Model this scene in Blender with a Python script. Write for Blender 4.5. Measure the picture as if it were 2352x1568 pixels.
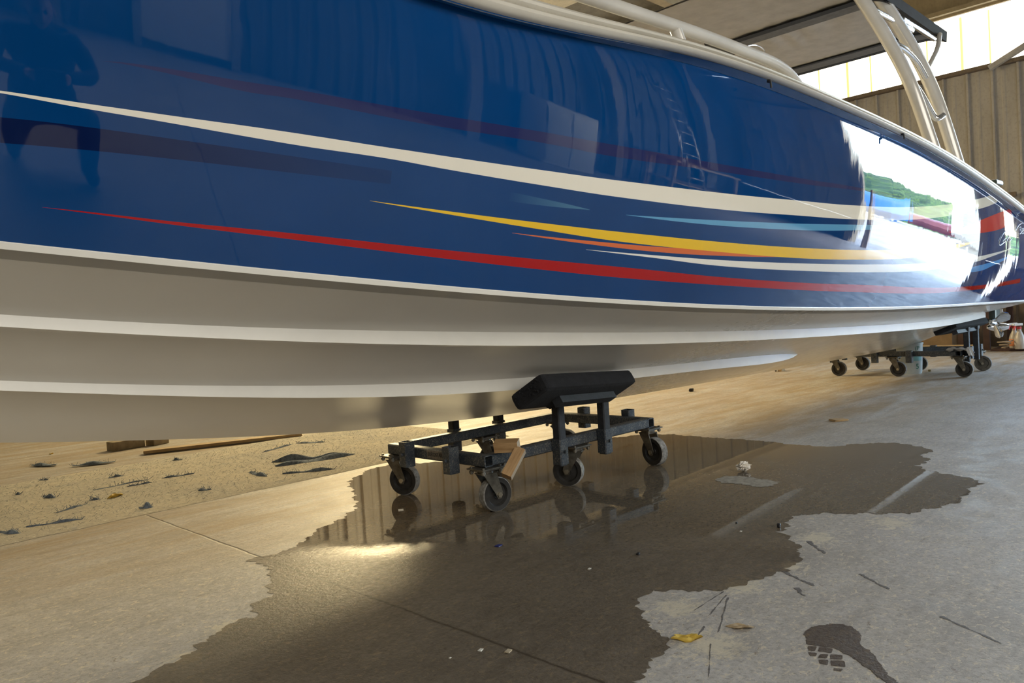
import bpy, bmesh, math, random
import numpy as np
from mathutils import Vector, Matrix
random.seed(7)
for o in list(bpy.data.objects): bpy.data.objects.remove(o, do_unlink=True)
S = bpy.context.scene
COL = S.collection
R = math.radians
# World: X runs aft along the boat's centreline, Y to port, Z up; metres.
# ------------------------------------------------------------------ camera
W, H = 2352, 1568
FPX, PITCH, ROLL, CAMH, TH = 1786.47, .0325242, -.0615713, .835368, .785
C0 = (.046, 3.957)
def cam_axes():
    cp, sp = math.cos(PITCH), math.sin(PITCH)
    F = np.array([0, cp, -sp]); R0 = np.array([1., 0, 0]); U0 = np.array([0, sp, cp])
    c, s = math.cos(ROLL), math.sin(ROLL)
    return c*R0+s*U0, -s*R0+c*U0, F
ud = np.array([math.cos(TH), math.sin(TH)]); bd = np.array([math.sin(TH), -math.cos(TH)])
def rot3(v):
    return np.array([v[0]*ud[0]+v[1]*ud[1], -(v[0]*bd[0]+v[1]*bd[1]), v[2]])
CR, CU, CF = [rot3(v) for v in cam_axes()]
CO = np.array([*(lambda d: (d@ud, -(d@bd)))(np.array([0, 0.])-np.array(C0)), CAMH])
cd = bpy.data.cameras.new('camera'); cam = bpy.data.objects.new('camera', cd); COL.objects.link(cam)
cd.sensor_width = 36; cd.lens = FPX/W*36; cd.clip_start = .05; cd.clip_end = 500
M4 = Matrix.Identity(4)
for i, ax in enumerate((CR, CU, -CF)):
    for j in range(3): M4[j][i] = ax[j]
for j in range(3): M4[j][3] = CO[j]
cam.matrix_world = M4
S.camera = cam
def ray(x, y): return CF+CR*(x-W/2)/FPX+CU*(H/2-y)/FPX
def onz(x, y, z=0.):
    d = ray(x, y); return CO+d*((z-CO[2])/d[2])
def onb(x, y, b):
    d = ray(x, y); return CO+d*((-b-CO[1])/d[1])
def onu(x, y, u):
    d = ray(x, y); return CO+d*((u-CO[0])/d[0])
# ------------------------------------------------------------------ view, world, lights
S.view_settings.view_transform = 'Standard'; S.view_settings.look = 'None'
S.view_settings.exposure = 0.5; S.view_settings.gamma = 1; S.view_settings.use_curve_mapping = False
wd = bpy.data.worlds.new('sky'); S.world = wd; wd.use_nodes = True
nt = wd.node_tree; nt.nodes.clear()
sk = nt.nodes.new('ShaderNodeTexSky'); sk.sky_type = 'NISHITA'; sk.sun_disc = False
sk.sun_elevation = R(40); sk.sun_rotation = R(60); sk.air_density = 1.2; sk.dust_density = .6
bg = nt.nodes.new('ShaderNodeBackground'); bg.inputs[1].default_value = 2.9
wo = nt.nodes.new('ShaderNodeOutputWorld')
nt.links.new(sk.outputs[0], bg.inputs[0]); nt.links.new(bg.outputs[0], wo.inputs[0])
def sun(name, dirv, strength, col, ang=1):
    l = bpy.data.lights.new(name, 'SUN'); l.energy = strength; l.color = col; l.angle = R(ang)
    o = bpy.data.objects.new(name, l); COL.objects.link(o)
    o.rotation_euler = Vector(dirv).to_track_quat('-Z', 'Y').to_euler(); return o
sun('sun', (.45, .75, -.75), 14, (1, .95, .86))
def area(name, loc, aim, sx, sy, power, col):
    l = bpy.data.lights.new(name, 'AREA'); l.shape = 'RECTANGLE'; l.size = sx; l.size_y = sy; l.energy = power; l.color = col
    o = bpy.data.objects.new(name, l); COL.objects.link(o); o.location = loc
    o.rotation_euler = (Vector(aim)-Vector(loc)).to_track_quat('-Z', 'Y').to_euler(); return o
pl_ = area('door_daylight', (9.75, -3.6, 1.9), (0, -3.6, 1.9), 2.6, 3.8, 100, (1, 1, 1)); pl_.data.cycles.is_portal = True
area('starboard_fill', (-1.5, -7.0, 2.9), (-.5, 0, .6), 9, 2.6, 230, (1, .95, .86))  # fill lamp added to brighten the strakes; the starboard wall has no opening
area('port_daylight', (3.7, 6.3, 3.5), (.3, 1.5, 0), 4.4, 1.0, 560, (1, .79, .43))

# ------------------------------------------------------------------ materials
MATS = {}
class NT:
    def __init__(s, name):
        s.m = bpy.data.materials.new(name); s.m.use_nodes = True; s.t = s.m.node_tree
        s.b = s.t.nodes['Principled BSDF']; s.out = s.t.nodes['Material Output']
        MATS[name] = s.m
    def n(s, typ, **kw):
        q = s.t.nodes.new(typ)
        for k, v in kw.items(): setattr(q, k, v)
        return q
    def l(s, a, b): s.t.links.new(a, b)
    def coord(s, kind='Object'):
        return s.n('ShaderNodeTexCoord').outputs[kind]
    def mapping(s, vec, scale=(1, 1, 1), rot=(0, 0, 0), loc=(0, 0, 0)):
        q = s.n('ShaderNodeMapping'); s.l(vec, q.inputs[0])
        q.inputs['Scale'].default_value = scale; q.inputs['Rotation'].default_value = rot; q.inputs['Location'].default_value = loc
        return q.outputs[0]
    def noise(s, vec, scale, detail=4, rough=.6, dist=0.):
        q = s.n('ShaderNodeTexNoise'); q.inputs['Scale'].default_value = scale; q.inputs['Detail'].default_value = detail
        q.inputs['Roughness'].default_value = rough; q.inputs['Distortion'].default_value = dist
        s.l(vec, q.inputs['Vector']); return q.outputs[0]
    def ramp(s, fac, stops, interp='LINEAR'):
        q = s.n('ShaderNodeValToRGB'); q.color_ramp.interpolation = interp
        e = q.color_ramp.elements
        while len(e) < len(stops): e.new(.5)
        for i, (p, c) in enumerate(stops):
            e[i].position = p; e[i].color = (*c, 1) if len(c) == 3 else c
        s.l(fac, q.inputs[0]); return q.outputs[0]
    def mix(s, fac, a, b, mode='MIX'):
        q = s.n('ShaderNodeMix', data_type='RGBA', blend_type=mode); q.clamp_factor = True
        for inp, v in ((q.inputs[0], fac), (q.inputs[6], a), (q.inputs[7], b)):
            if isinstance(v, (int, float)): inp.default_value = v
            elif isinstance(v, (tuple, list)): inp.default_value = (*v, 1)
            else: s.l(v, inp)
        return q.outputs[2]
    def math(s, op, a, b=0., c=0., clamp=False):
        q = s.n('ShaderNodeMath', operation=op); q.use_clamp = clamp
        for inp, v in zip(q.inputs, (a, b, c)):
            if isinstance(v, (int, float)): inp.default_value = v
            else: s.l(v, inp)
        return q.outputs[0]
    def sep(s, v):
        q = s.n('ShaderNodeSeparateXYZ'); s.l(v, q.inputs[0]); return q.outputs
    def set(s, col=None, rough=None, metal=None, spec=None, **kw):
        for k, v in (('Base Color', col), ('Roughness', rough), ('Metallic', metal), ('Specular IOR Level', spec), *kw.items()):
            if v is None: continue
            i = s.b.inputs[k]
            if isinstance(v, (int, float)): i.default_value = v
            elif isinstance(v, (tuple, list)): i.default_value = (*v, 1) if len(v) == 3 else v
            else: s.l(v, i)
    def bump(s, h, strength=.3, dist=.01):
        q = s.n('ShaderNodeBump'); q.inputs['Strength'].default_value = strength; q.inputs['Distance'].default_value = dist
        s.l(h, q.inputs['Height']); s.l(q.outputs[0], s.b.inputs['Normal']); return q
def basic(name, col, rough=.6, metal=0., var=.12, scale=12, bump=0., bscale=60, col2=None, **kw):
    t = NT(name); v = t.coord()
    f = t.noise(v, scale)
    c2 = col2 or tuple(max(0, x*(1-var*2.2)) for x in col)
    c = t.ramp(f, [(.3, c2), (.65, col)])
    t.set(col=c, rough=rough, metal=metal, **kw)
    if bump: t.bump(t.noise(v, bscale, 3), bump, .004)
    return t.m

def concrete(name, wet=None):
    t = NT(name); v = t.coord()
    big = t.noise(v, .9, 5, .65); mid = t.noise(t.mapping(v, (1, 1, 1), (0, 0, .4)), 6, 6, .7, .4); fine = t.noise(v, 70, 4, .75)
    base = t.ramp(big, [(.3, (.35, .325, .285)), (.5, (.455, .435, .405)), (.7, (.55, .54, .525))])
    base = t.mix(t.ramp(mid, [(.35, (.0,)*3), (.7, (.55,)*3)]), base, (.47, .435, .38), 'MIX')
    base = t.mix(t.ramp(fine, [(.34, (.75,)*3), (.52, (0,)*3)]), base, (.25, .235, .21))
    # pale flakes
    fl = t.noise(t.mapping(v, (1, 1.5, 1), (0, 0, .78)), 42, 5, .8, .8)
    f2 = t.noise(t.mapping(v, (1, 1, 1), (0, 0, 1.1)), 28, 6, .8, .5)
    base = t.mix(t.ramp(f2, [(.50, (0,)*3), (.66, (.6,)*3)]), base, (.60, .585, .55))
    base = t.mix(t.ramp(t.noise(v, 2.6, 5, .7), [(.38, (.45,)*3), (.5, (0,)*3)]), base, (.31, .29, .26))
    for (px_, rad) in (((1560, 1395), .17), ((1700, 1345), .17), ((1815, 1300), .13), ((1880, 1235), .16), ((2050, 1200), .2), ((1640, 1480), .22), ((520, 1440), .12), ((430, 1510), .12)):
        c_ = onz(*px_); q_ = t.n('ShaderNodeVectorMath', operation='DISTANCE'); t.l(v, q_.inputs[0]); q_.inputs[1].default_value = (c_[0], c_[1], 0)
        mk = t.math('SUBTRACT', 1, t.math('MULTIPLY', q_.outputs['Value'], 1/rad), clamp=True)
        mk = t.math('MULTIPLY', t.math('SUBTRACT', t.math('ADD', t.math('MULTIPLY', mk, .9), t.math('ADD', t.math('MULTIPLY', f2, 1.3), t.math('MULTIPLY', fl, 1.4))), 1.85), 5.0, clamp=True)
        base = t.mix(t.math('MULTIPLY', mk, .8), base, (.64, .58, .44))
    base = t.mix(t.ramp(fl, [(.55, (0,)*3), (.60, (.85,)*3)]), base, (.66, .59, .45))
    base = t.mix(t.ramp(t.noise(t.mapping(v, (1, 1.6, 1), (0, 0, .3)), 26, 6, .85, 1.), [(.60, (0,)*3), (.65, (.8,)*3)]), base, (.22, .175, .125))
    xyz = t.sep(v)
    # rusty brown wash streaks along the hall on the strip by the carpet
    stk = t.noise(t.mapping(v, (.55, 3.0, 1), (0, 0, .05)), 2.2, 6, .7, .5)
    reg = t.math('MULTIPLY', t.math('ADD', t.math('ADD', xyz[1], t.math('MULTIPLY', xyz[0], .25)), .55), 1.5, clamp=True)
    base = t.mix(t.math('MULTIPLY', t.ramp(stk, [(.38, (0,)*3), (.6, (.75,)*3)]), reg), base, (.34, .245, .13))
    base = t.mix(t.ramp(t.noise(t.mapping(v, (.8, 3.4, 1), (0, 0, -.1)), 5, 6, .75), [(.50, (0,)*3), (.7, (.45,)*3)]), base, (.22, .20, .17))
    # sawn joints running across at X=-1.5 and along, and an old score line
    wob = t.math('MULTIPLY', t.math('SUBTRACT', t.noise(v, 9, 4), .5), .018)
    dx = t.math('ABSOLUTE', t.math('ADD', t.math('ADD', xyz[0], 1.5), wob))
    line = t.math('SUBTRACT', 1, t.math('MULTIPLY', dx, 130), clamp=True)
    ok = t.math('LESS_THAN', xyz[1], 1.09)
    line = t.math('MULTIPLY', line, ok)
    dx2 = t.math('ABSOLUTE', t.math('ADD', t.math('ADD', xyz[0], -4.6), wob))
    line2 = t.math('SUBTRACT', 1, t.math('MULTIPLY', dx2, 110), clamp=True)
    line = t.math('MAXIMUM', line, t.math('MULTIPLY', line2, .6))
    base = t.mix(t.math('MULTIPLY', line, .8), base, (.11, .085, .055))
    if wet:
        base = t.mix(1, base, wet['mul'], 'MULTIPLY')
        # standing water near the dolly is mirror flat, the rest is only damp
        edge = t.math('ADD', t.math('ADD', xyz[1], t.math('MULTIPLY', xyz[0], wet['slope'])), wet['off'])
        edge = t.math('ADD', edge, t.math('MULTIPLY', t.math('SUBTRACT', t.noise(v, 4, 4), .5), .45))
        damp = t.math('MULTIPLY', t.math('MULTIPLY', edge, -2.2), 1, clamp=True)
        sp = t.ramp(t.noise(v, 55, 3), [(.35, (0,)*3), (.7, (1,)*3)])
        rough = t.math('ADD', .025, t.math('MULTIPLY', damp, .26))
        rough = t.math('ADD', rough, t.math('MULTIPLY', t.math('MULTIPLY', sp, damp), .20))
        t.set(col=base, rough=rough, spec=.5, IOR=1.33)
        h = t.math('MULTIPLY', fine, damp)
        h = t.math('ADD', t.math('MULTIPLY', h, .65), t.math('MULTIPLY', t.noise(v, 5, 3), .05))
        t.bump(h, .5, .006)
    else:
        h = t.math('ADD', t.math('MULTIPLY', fine, .35), t.math('MULTIPLY', mid, .6))
        h = t.math('SUBTRACT', h, t.math('MULTIPLY', line, 1.5))
        rr = t.ramp(mid, [(.3, (.42,)*3), (.7, (.62,)*3)])
        t.set(col=base, rough=rr, spec=.4); t.bump(h, .45, .006)
    return t.m
M_floor = concrete('concrete')
M_wet = concrete('wet_concrete', dict(mul=(.315, .275, .225), slope=1.38, off=1.78))
M_spot = concrete('wet_spot_concrete', dict(mul=(.25, .21, .18), slope=0, off=-9))
def metal_sheet(name, c1, c2, rough=.6, sx=(1, 1, .25)):
    t = NT(name); v = t.coord(); a = t.noise(t.mapping(v, sx), 3, 5, .7); b = t.noise(v, 25, 4)
    c = t.ramp(a, [(.3, c2), (.7, c1)]); c = t.mix(t.ramp(b, [(.5, (0,)*3), (.75, (.4,)*3)]), c, tuple(x*.6 for x in c2))
    t.set(col=c, rough=rough); return t.m
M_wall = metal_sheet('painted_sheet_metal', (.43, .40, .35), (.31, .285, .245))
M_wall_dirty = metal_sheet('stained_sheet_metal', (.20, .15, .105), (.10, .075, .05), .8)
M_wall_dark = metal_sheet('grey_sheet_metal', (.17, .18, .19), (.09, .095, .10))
M_ceil = metal_sheet('roof_sheet', (.20, .19, .17), (.10, .095, .085), .8)
M_beam = metal_sheet('beam_paint', (.36, .29, .17), (.22, .17, .10), .6)
M_insul = metal_sheet('pale_roof_liner', (.58, .55, .46), (.42, .40, .34), .6)
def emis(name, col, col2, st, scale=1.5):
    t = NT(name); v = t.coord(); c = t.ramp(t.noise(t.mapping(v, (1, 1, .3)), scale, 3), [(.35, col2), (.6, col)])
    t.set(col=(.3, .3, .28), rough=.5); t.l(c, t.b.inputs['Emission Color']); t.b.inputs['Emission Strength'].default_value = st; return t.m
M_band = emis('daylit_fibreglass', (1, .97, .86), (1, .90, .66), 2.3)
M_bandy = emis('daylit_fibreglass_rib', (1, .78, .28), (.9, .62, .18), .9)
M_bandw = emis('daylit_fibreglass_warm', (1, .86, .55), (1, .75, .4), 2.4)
M_steel = basic('blackened_steel', (.026, .030, .038), .62, .0, var=.3, scale=35, bump=.25, bscale=120, col2=(.012, .013, .016))
def dusty_steel():
    t = NT('dusty_painted_steel'); v = t.coord()
    a = t.noise(v, 160, 3, .8); b = t.noise(v, 9, 5, .7)
    f = t.math('MULTIPLY', t.ramp(a, [(.50, (0,)*3), (.62, (1,)*3)]), t.ramp(b, [(.35, (.15,)*3), (.7, (1,)*3)]))
    c = t.mix(t.ramp(b, [(.3, (0,)*3), (.7, (1,)*3)]), (.022, .03, .045), (.065, .08, .095))
    c = t.mix(f, c, (.30, .27, .22)); t.set(col=c, rough=.42, metal=.25); t.bump(a, .2, .002); return t.m
M_frame = dusty_steel()
M_zinc = basic('dull_zinc', (.20, .185, .155), .45, .75, var=.25, scale=30, bump=.1, col2=(.09, .08, .065))
M_bolt = basic('bright_zinc', (.55, .50, .40), .3, .9, var=.2)
M_tyre = basic('dirty_rubber_tread', (.36, .36, .345), .85, var=.35, scale=60, bump=.4, bscale=150, col2=(.13, .125, .115))
M_whl = basic('black_wheel_core', (.03, .028, .026), .55, var=.3, scale=30, bump=.2, col2=(.012, .011, .010))
M_whlb = basic('dusty_wheel_core', (.13, .12, .10), .7, var=.3, scale=30, bump=.3, col2=(.05, .046, .04))
M_pad = basic('black_carpet', (.012, .013, .017), .95, var=.3, scale=40, bump=1.0, bscale=260, col2=(.004, .004, .006))
def ply(name='plywood'):
    t = NT(name); v = t.coord(); c = t.ramp(t.noise(t.mapping(v, (3, 30, 30)), 3, 4), [(.3, (.30, .17, .07)), (.7, (.52, .34, .17))])
    t.set(col=c, rough=.6); return t.m
M_ply = ply()
def plyedge(dr='Y'):
    t = NT('plywood_edge_'+dr); v = t.coord(); w = t.n('ShaderNodeTexWave'); w.bands_direction = dr; w.inputs['Scale'].default_value = 38; t.l(v, w.inputs[0])
    t.set(col=t.ramp(w.outputs[0], [(.35, (.16, .10, .05)), (.55, (.72, .62, .48))]), rough=.6); return t.m
M_plye = plyedge('Y'); M_plyz = plyedge('Z')
def gel():
    t = NT('white_gelcoat'); v = t.coord(); a = t.noise(v, 2.5, 3); b = t.noise(t.mapping(v, (1, 1, 3)), 14, 5, .7)
    c = t.ramp(a, [(.3, (.79, .755, .69)), (.7, (.83, .80, .735))])
    xx = t.math('MULTIPLY', t.math('ADD', t.sep(v)[0], 2.), .2, clamp=True); rg = t.math('SUBTRACT', t.math('ADD', .34, t.math('MULTIPLY', b, .16)), t.math('MULTIPLY', xx, .26))
    t.set(col=c, rough=rg, spec=.5)
    t.bump(a, .03, .01); return t.m
M_gel = gel()
M_strake = basic('white_strake_gelcoat', (.82, .80, .74), .3, var=.03, scale=6)
M_rub = basic('cream_rub_rail', (.62, .59, .52), .28, var=.05, scale=5)
M_alu = basic('pearl_white_tube', (.72, .70, .66), .22, .25, var=.06, scale=6)
M_alub = basic('polished_aluminium', (.80, .80, .80), .14, .9, var=.04, scale=6)
M_canvas = basic('grey_canvas', (.42, .395, .37), .9, var=.08, scale=9, bump=.25, bscale=300)
M_canvb = basic('black_canvas', (.018, .021, .028), .8, var=.2, scale=9)
M_canvm = basic('mid_grey_canvas', (.13, .13, .135), .85, var=.1, scale=20)
M_deck = basic('deck_gelcoat', (.72, .71, .68), .4, var=.04)
M_dark = basic('dark_rubber', (.02, .02, .022), .5)
M_stain = basic('polished_stainless', (.75, .76, .78), .08, 1, var=.05)
M_cast = basic('dark_green_casting', (.04, .055, .045), .3, .2)

# ------------------------------------------------------------------ mesh helpers
def mkobj(name, verts, faces, mat, parent=None, smooth=False, uvs=None, mats=None, fm=None):
    me = bpy.data.meshes.new(name); me.from_pydata([tuple(map(float, v)) for v in verts], [], [tuple(f) for f in faces]); me.update()
    for m in (mats or [mat]): me.materials.append(m)
    if fm:
        for p, i in zip(me.polygons, fm): p.material_index = i
    if smooth:
        for p in me.polygons: p.use_smooth = True
    if uvs is not None:
        uvl = me.uv_layers.new(name='UVMap')
        for lp in me.loops: uvl.data[lp.index].uv = uvs[lp.vertex_index]
    o = bpy.data.objects.new(name, me); COL.objects.link(o)
    if parent: o.parent = parent
    return o
class MB:
    def __init__(s): s.v = []; s.f = []; s.m = []; s.sm = []; s.cur = 0
    def add(s, v, f, smooth=False):
        n = len(s.v); s.v += [tuple(map(float, p)) for p in v]
        for q in f: s.f.append(tuple(n+i for i in q)); s.m.append(s.cur); s.sm.append(smooth)
        return s
    def box(s, c, size, rot=None, bev=0.):
        bm = bmesh.new(); bmesh.ops.create_cube(bm, size=1)
        for v in bm.verts: v.co = Vector((v.co.x*size[0], v.co.y*size[1], v.co.z*size[2]))
        if bev: bmesh.ops.bevel(bm, geom=bm.edges[:], offset=bev, segments=2, affect='EDGES', profile=.6)
        Rm = rot if isinstance(rot, Matrix) else (Matrix.Rotation(rot, 3, 'Z') if rot else Matrix.Identity(3))
        bm.verts.ensure_lookup_table()
        vs = [Rm@v.co+Vector(c) for v in bm.verts]; fs = [[v.index for v in f.verts] for f in bm.faces]; bm.free()
        return s.add(vs, fs)
    def tube(s, pts, r, seg=12, caps=True, flat=1., up=(0, 0, 1)):
        pts = [Vector(p) for p in pts]; n = len(pts); rr = r if isinstance(r, (list, tuple)) else [r]*n
        vs, fs = [], []; prev = None
        for i, p in enumerate(pts):
            t = (pts[min(i+1, n-1)]-pts[max(i-1, 0)]).normalized()
            if prev is None:
                a = Vector(up).cross(t)
                if a.length < 1e-3: a = Vector((1, 0, 0)).cross(t)
            else: a = prev-t*prev.dot(t)
            a.normalize(); prev = a; b = t.cross(a)
            for k in range(seg):
                an = 2*math.pi*k/seg; vs.append(p+a*math.cos(an)*rr[i]+b*math.sin(an)*rr[i]*flat)
        for i in range(n-1):
            for k in range(seg):
                k2 = (k+1) % seg; fs.append((i*seg+k, i*seg+k2, (i+1)*seg+k2, (i+1)*seg+k))
        s.add(vs, fs, True)
        if caps:
            s.add(vs[:seg], [tuple(range(seg))[::-1]]); s.add(vs[-seg:], [tuple(range(seg))])
        return s
    def lathe(s, prof, c, axis=(0, 0, 1), seg=32):
        q = Vector((0, 0, 1)).rotation_difference(Vector(axis)); vs, fs = [], []; n = len(prof)
        for k in range(seg):
            a = 2*math.pi*k/seg
            for r, h in prof: vs.append(q@Vector((r*math.cos(a), r*math.sin(a), h))+Vector(c))
        for k in range(seg):
            k2 = (k+1) % seg
            for i in range(n-1): fs.append((k*n+i, k2*n+i, k2*n+i+1, k*n+i+1))
        return s.add(vs, fs, True)
    def build(s, name, mat, parent=None, sharp=None):
        mats = mat if isinstance(mat, list) else [mat]
        o = mkobj(name, s.v, s.f, None, parent, mats=mats, fm=s.m)
        for p, k in zip(o.data.polygons, s.sm): p.use_smooth = k
        bm = bmesh.new(); bm.from_mesh(o.data); bmesh.ops.remove_doubles(bm, verts=bm.verts, dist=1e-5)
        bmesh.ops.recalc_face_normals(bm, faces=bm.faces)
        for e in bm.edges:
            if len(e.link_faces) == 2 and e.calc_face_angle(0) > R(38): e.smooth = False
        bm.to_mesh(o.data); bm.free(); return o
def tag(o, label=None, cat=None, group=None, kind=None):
    for k, v in (('label', label), ('category', cat), ('group', group), ('kind', kind)):
        if v: o[k] = v
    return o
def empty(name, loc=(0, 0, 0), rz=0., label=None, cat=None, group=None):
    o = bpy.data.objects.new(name, None); COL.objects.link(o); o.location = loc; o.rotation_euler = (0, 0, rz); o.empty_display_size = .1
    return tag(o, label, cat, group)
def struct(name, mb, mat):
    o = mb.build(name, mat); o['kind'] = 'structure'; return o
def copy_tree(o, parent=None):
    c = o.copy(); COL.objects.link(c)
    if parent: c.parent = parent
    for ch in list(o.children): copy_tree(ch, c)
    return c

# ------------------------------------------------------------------ building shell
XA, XF, YP, YS, ZC = 9.6, -9.0, 6.8, -7.6, 5.4
def corrugated(axis, pos, a0, a1, z0, z1, pitch=.305, depth=.035, sign=1):
    """vertical-rib sheet at x=pos (axis 'x') or y=pos, spanning a0..a1; 2 cm thick profile"""
    m = MB(); prof = []
    a = a0
    while a < a1-1e-6:
        for da, d in ((0, 0), (pitch*.40, 0), (pitch*.46, .006), (pitch*.54, .006), (pitch*.60, 0), (pitch*.84, 0), (pitch*.88, depth), (pitch*.96, depth)):
            if a+da < a1: prof.append((a+da, d))
        a += pitch
    prof.append((a1, 0))
    vs = []
    for z in (z0, z1):
        for (q, d) in prof:
            for th in (0, -.012):
                p = pos+sign*(d+th); vs.append((p, q, z) if axis == 'x' else (q, p, z))
    n = len(prof); f = []
    for i in range(n-1):
        a_, b_ = 2*i, 2*(i+1)
        f.append((a_, b_, 2*n+b_, 2*n+a_)); f.append((a_+1, 2*n+a_+1, 2*n+b_+1, b_+1))
        f.append((2*n+a_, 2*n+b_, 2*n+b_+1, 2*n+a_+1)); f.append((a_, a_+1, b_+1, b_))
    m.add(vs, f); return m
fl = MB(); fl.box((0.3, -.4, -.1), (18.8, 14.6, .2)); struct('floor', fl, M_floor)
DY0, DY1, DZ = -4.85, -2.22, 3.75          # the big door opening in the aft wall (starboard side)
w = MB()
for (a, b, z0, z1, pm) in ((-1.76, YP, .75, 3.83, M_wall), (DY1, -1.88, .75, 3.83, M_wall), (-1.88, -1.76, 2.4, 3.83, M_wall), (YS, DY0, .75, 3.83, M_wall)):
    c = corrugated('x', XA, a, b, z0, z1, sign=-1); n = len(w.v); w.add(c.v, c.f)
w.box((XA-.02, (DY0+DY1)/2, 3.80), (.10, DY1-DY0+.2, .12))
struct('wall_aft', w, M_wall)
w = MB()
for a, b in ((-1.76, YP), (DY1, -1.88), (YS, DY0)):
    c = corrugated('x', XA-.01, a, b, 0, .74, sign=-1, pitch=.42, depth=.03); w.add(c.v, c.f)
struct('wall_base', w, M_wall_dirty)
w = MB()
for y in (DY1, DY0): w.box((XA, y, 1.9), (.18, .14, 3.8), bev=.01)
for y in (-1.74, -1.90): w.box((XA, y, 1.2), (.08, .05, 2.4))
w.box((XA, (DY0+DY1)/2, 3.72), (.18, DY1-DY0, .16)); struct('trim_1', w, M_beam)
# flashing at the foot of the daylight band, sill between wall sheets, base angle
w = MB(); w.box((XA-.05, (YP+YS)/2, 3.845), (.10, YP-YS, .05)); w.box((XA-.05, (-1.7+YP)/2, .75), (.07, YP+1.7, .03)); w.box((XA-.10, 2.2, 2.06), (.06, 4.8, .06))
struct('trim_2', w, M_wall_dirty)
w = MB(); w.box((XA, (YS-4.7)/2, 4.24), (.04, -4.7-YS, .80)); struct('trim_20', w, M_wall)
w = MB(); y = -4.7
while y < YP: w.add([(XA+.02, y, 3.86), (XA+.02, min(y+.9, YP), 3.86), (XA+.02, min(y+.9, YP), 4.63), (XA+.02, y, 4.63)], [(0, 1, 2, 3)]); y += .9
struct('window_1', w, M_band)
w = MB(); y = -4.34
while y < YP: w.box((XA-.01, y, 4.24), (.03, .03, .76)); w.box((XA-.0, y+.45, 4.24), (.01, .02, .76)); y += .79
struct('window_2', w, M_bandy)
w = MB(); w.box((XA-.1, (YP+YS)/2, 4.70), (.2, YP-YS, .06)); w.box((XA-.02, (YP+YS)/2, 4.95), (.04, YP-YS, .5)); w.box((XA-.14, (YP+YS)/2, 5.16), (.24, YP-YS, .10)); w.box((XA-.09, (YP+YS)/2, 4.66), (.05, YP-YS, .05))
struct('trim_3', w, M_beam)
# eave strut brace running up from the wall at right
w = MB(); w.tube([(XA-.12, .05, 3.80), (XA-.12, -1.2, 4.35)], .045, 8); w.box((XA-.1, -.9, 1.9), (.12, .0, .0)); struct('trim_4', w, M_wall)
# side and forward walls
w = corrugated('y', YP, XF, XA, 0, 3.3, sign=-1); struct('wall_port', w, M_wall)
w = MB(); w.add([(XF, YP, 3.3), (XA, YP, 3.3), (XA, YP, 4.3), (XF, YP, 4.3)], [(3, 2, 1, 0)]); struct('window_3', w, M_bandw)
w = MB(); w.box(((XF+XA)/2, YP-.02, 4.9), (XA-XF, .04, 1.2)); w.box(((XF+XA)/2, YP-.06, 3.3), (XA-XF, .08, .08)); struct('trim_5', w, M_wall)
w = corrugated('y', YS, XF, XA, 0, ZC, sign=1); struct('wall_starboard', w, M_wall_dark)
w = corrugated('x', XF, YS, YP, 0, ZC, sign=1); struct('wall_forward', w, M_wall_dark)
w = MB(); w.box((.3, -.4, ZC+.02), (18.8, 14.6, .04))
for x in (-7, -5.2, -3.4, -1.6, .2, 2.0, 3.8, 5.6, 7.4): w.box((x, -.4, ZC-.09), (.07, 14.4, .18))
struct('ceiling', w, M_ceil)
w = MB()
for y in (-5.5, -1.0, 3.2): w.box((.3, y, ZC-.30), (18.6, .14, .26))
struct('trim_6', w, M_beam)
w = MB(); w.box((3.3, 3.0, ZC-.22), (.9, 6.5, .012)); w.box((5.4, 3.0, ZC-.22), (.9, 6.5, .012)); struct('trim_7', w, M_insul)

exec_later = []
# ------------------------------------------------------------------ hull curves
def spline(xs, ys):
    xs = np.array(xs, float); ys = np.array(ys, float); n = len(xs); h = np.diff(xs)
    A = np.zeros((n, n)); r = np.zeros(n); A[0, 0] = A[-1, -1] = 1
    for i in range(1, n-1):
        A[i, i-1] = h[i-1]; A[i, i] = 2*(h[i-1]+h[i]); A[i, i+1] = h[i]
        r[i] = 3*((ys[i+1]-ys[i])/h[i]-(ys[i]-ys[i-1])/h[i-1])
    c = np.linalg.solve(A, r)
    def f(x):
        i = int(np.clip(np.searchsorted(xs, x)-1, 0, n-2)); d = x-xs[i]
        if x < xs[0]: i = 0
        a = ys[i]; b = (ys[i+1]-ys[i])/h[i]-h[i]*(2*c[i]+c[i+1])/3; dd = (c[i+1]-c[i])/(3*h[i])
        return float(a+b*d+c[i]*d*d+dd*d**3)
    return f
def zfit(px, bf, anchors, deg=3, lo=-2.3, hi=5.68, kn=7):
    us, zs = [], []
    for x, y in px:
        u = 0.
        b = 0.
        for _ in range(80):
            b = bf(u); P = onb(x, y, b); u = .5*u+.5*float(np.clip(P[0], -3, 7.5))
        us.append(P[0]); zs.append(P[2])
    us = np.array(us); zs = np.array(zs); pc = np.polyfit(us, zs, deg)
    k = np.linspace(lo, hi, kn)
    return spline([a for a, _ in anchors]+list(k), [z for _, z in anchors]+list(np.polyval(pc, k)))
UB, UT = -5.7, 5.68
f_bs = spline([-5.7, -5.2, -4.5, -3.5, -2.5, -1, .5, 2, 4, 5.7], [.03, .42, .75, .99, 1.12, 1.22, 1.26, 1.265, 1.20, 1.12])
f_bc = spline([-5.6, -4.5, -3.5, -2.4, -1, .5, 2, 4, 5.7], [.02, .42, .69, .90, 1.02, 1.07, 1.09, 1.06, .985])
f_b1 = spline([-5.6, -4.5, -2.4, 0, 2.2, 5.7], [.01, .14, .33, .43, .41, .38])
f_b2 = spline([-5.6, -4.5, -2.4, 0, 2, 4, 5.7], [.015, .29, .62, .79, .80, .76, .70])
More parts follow.
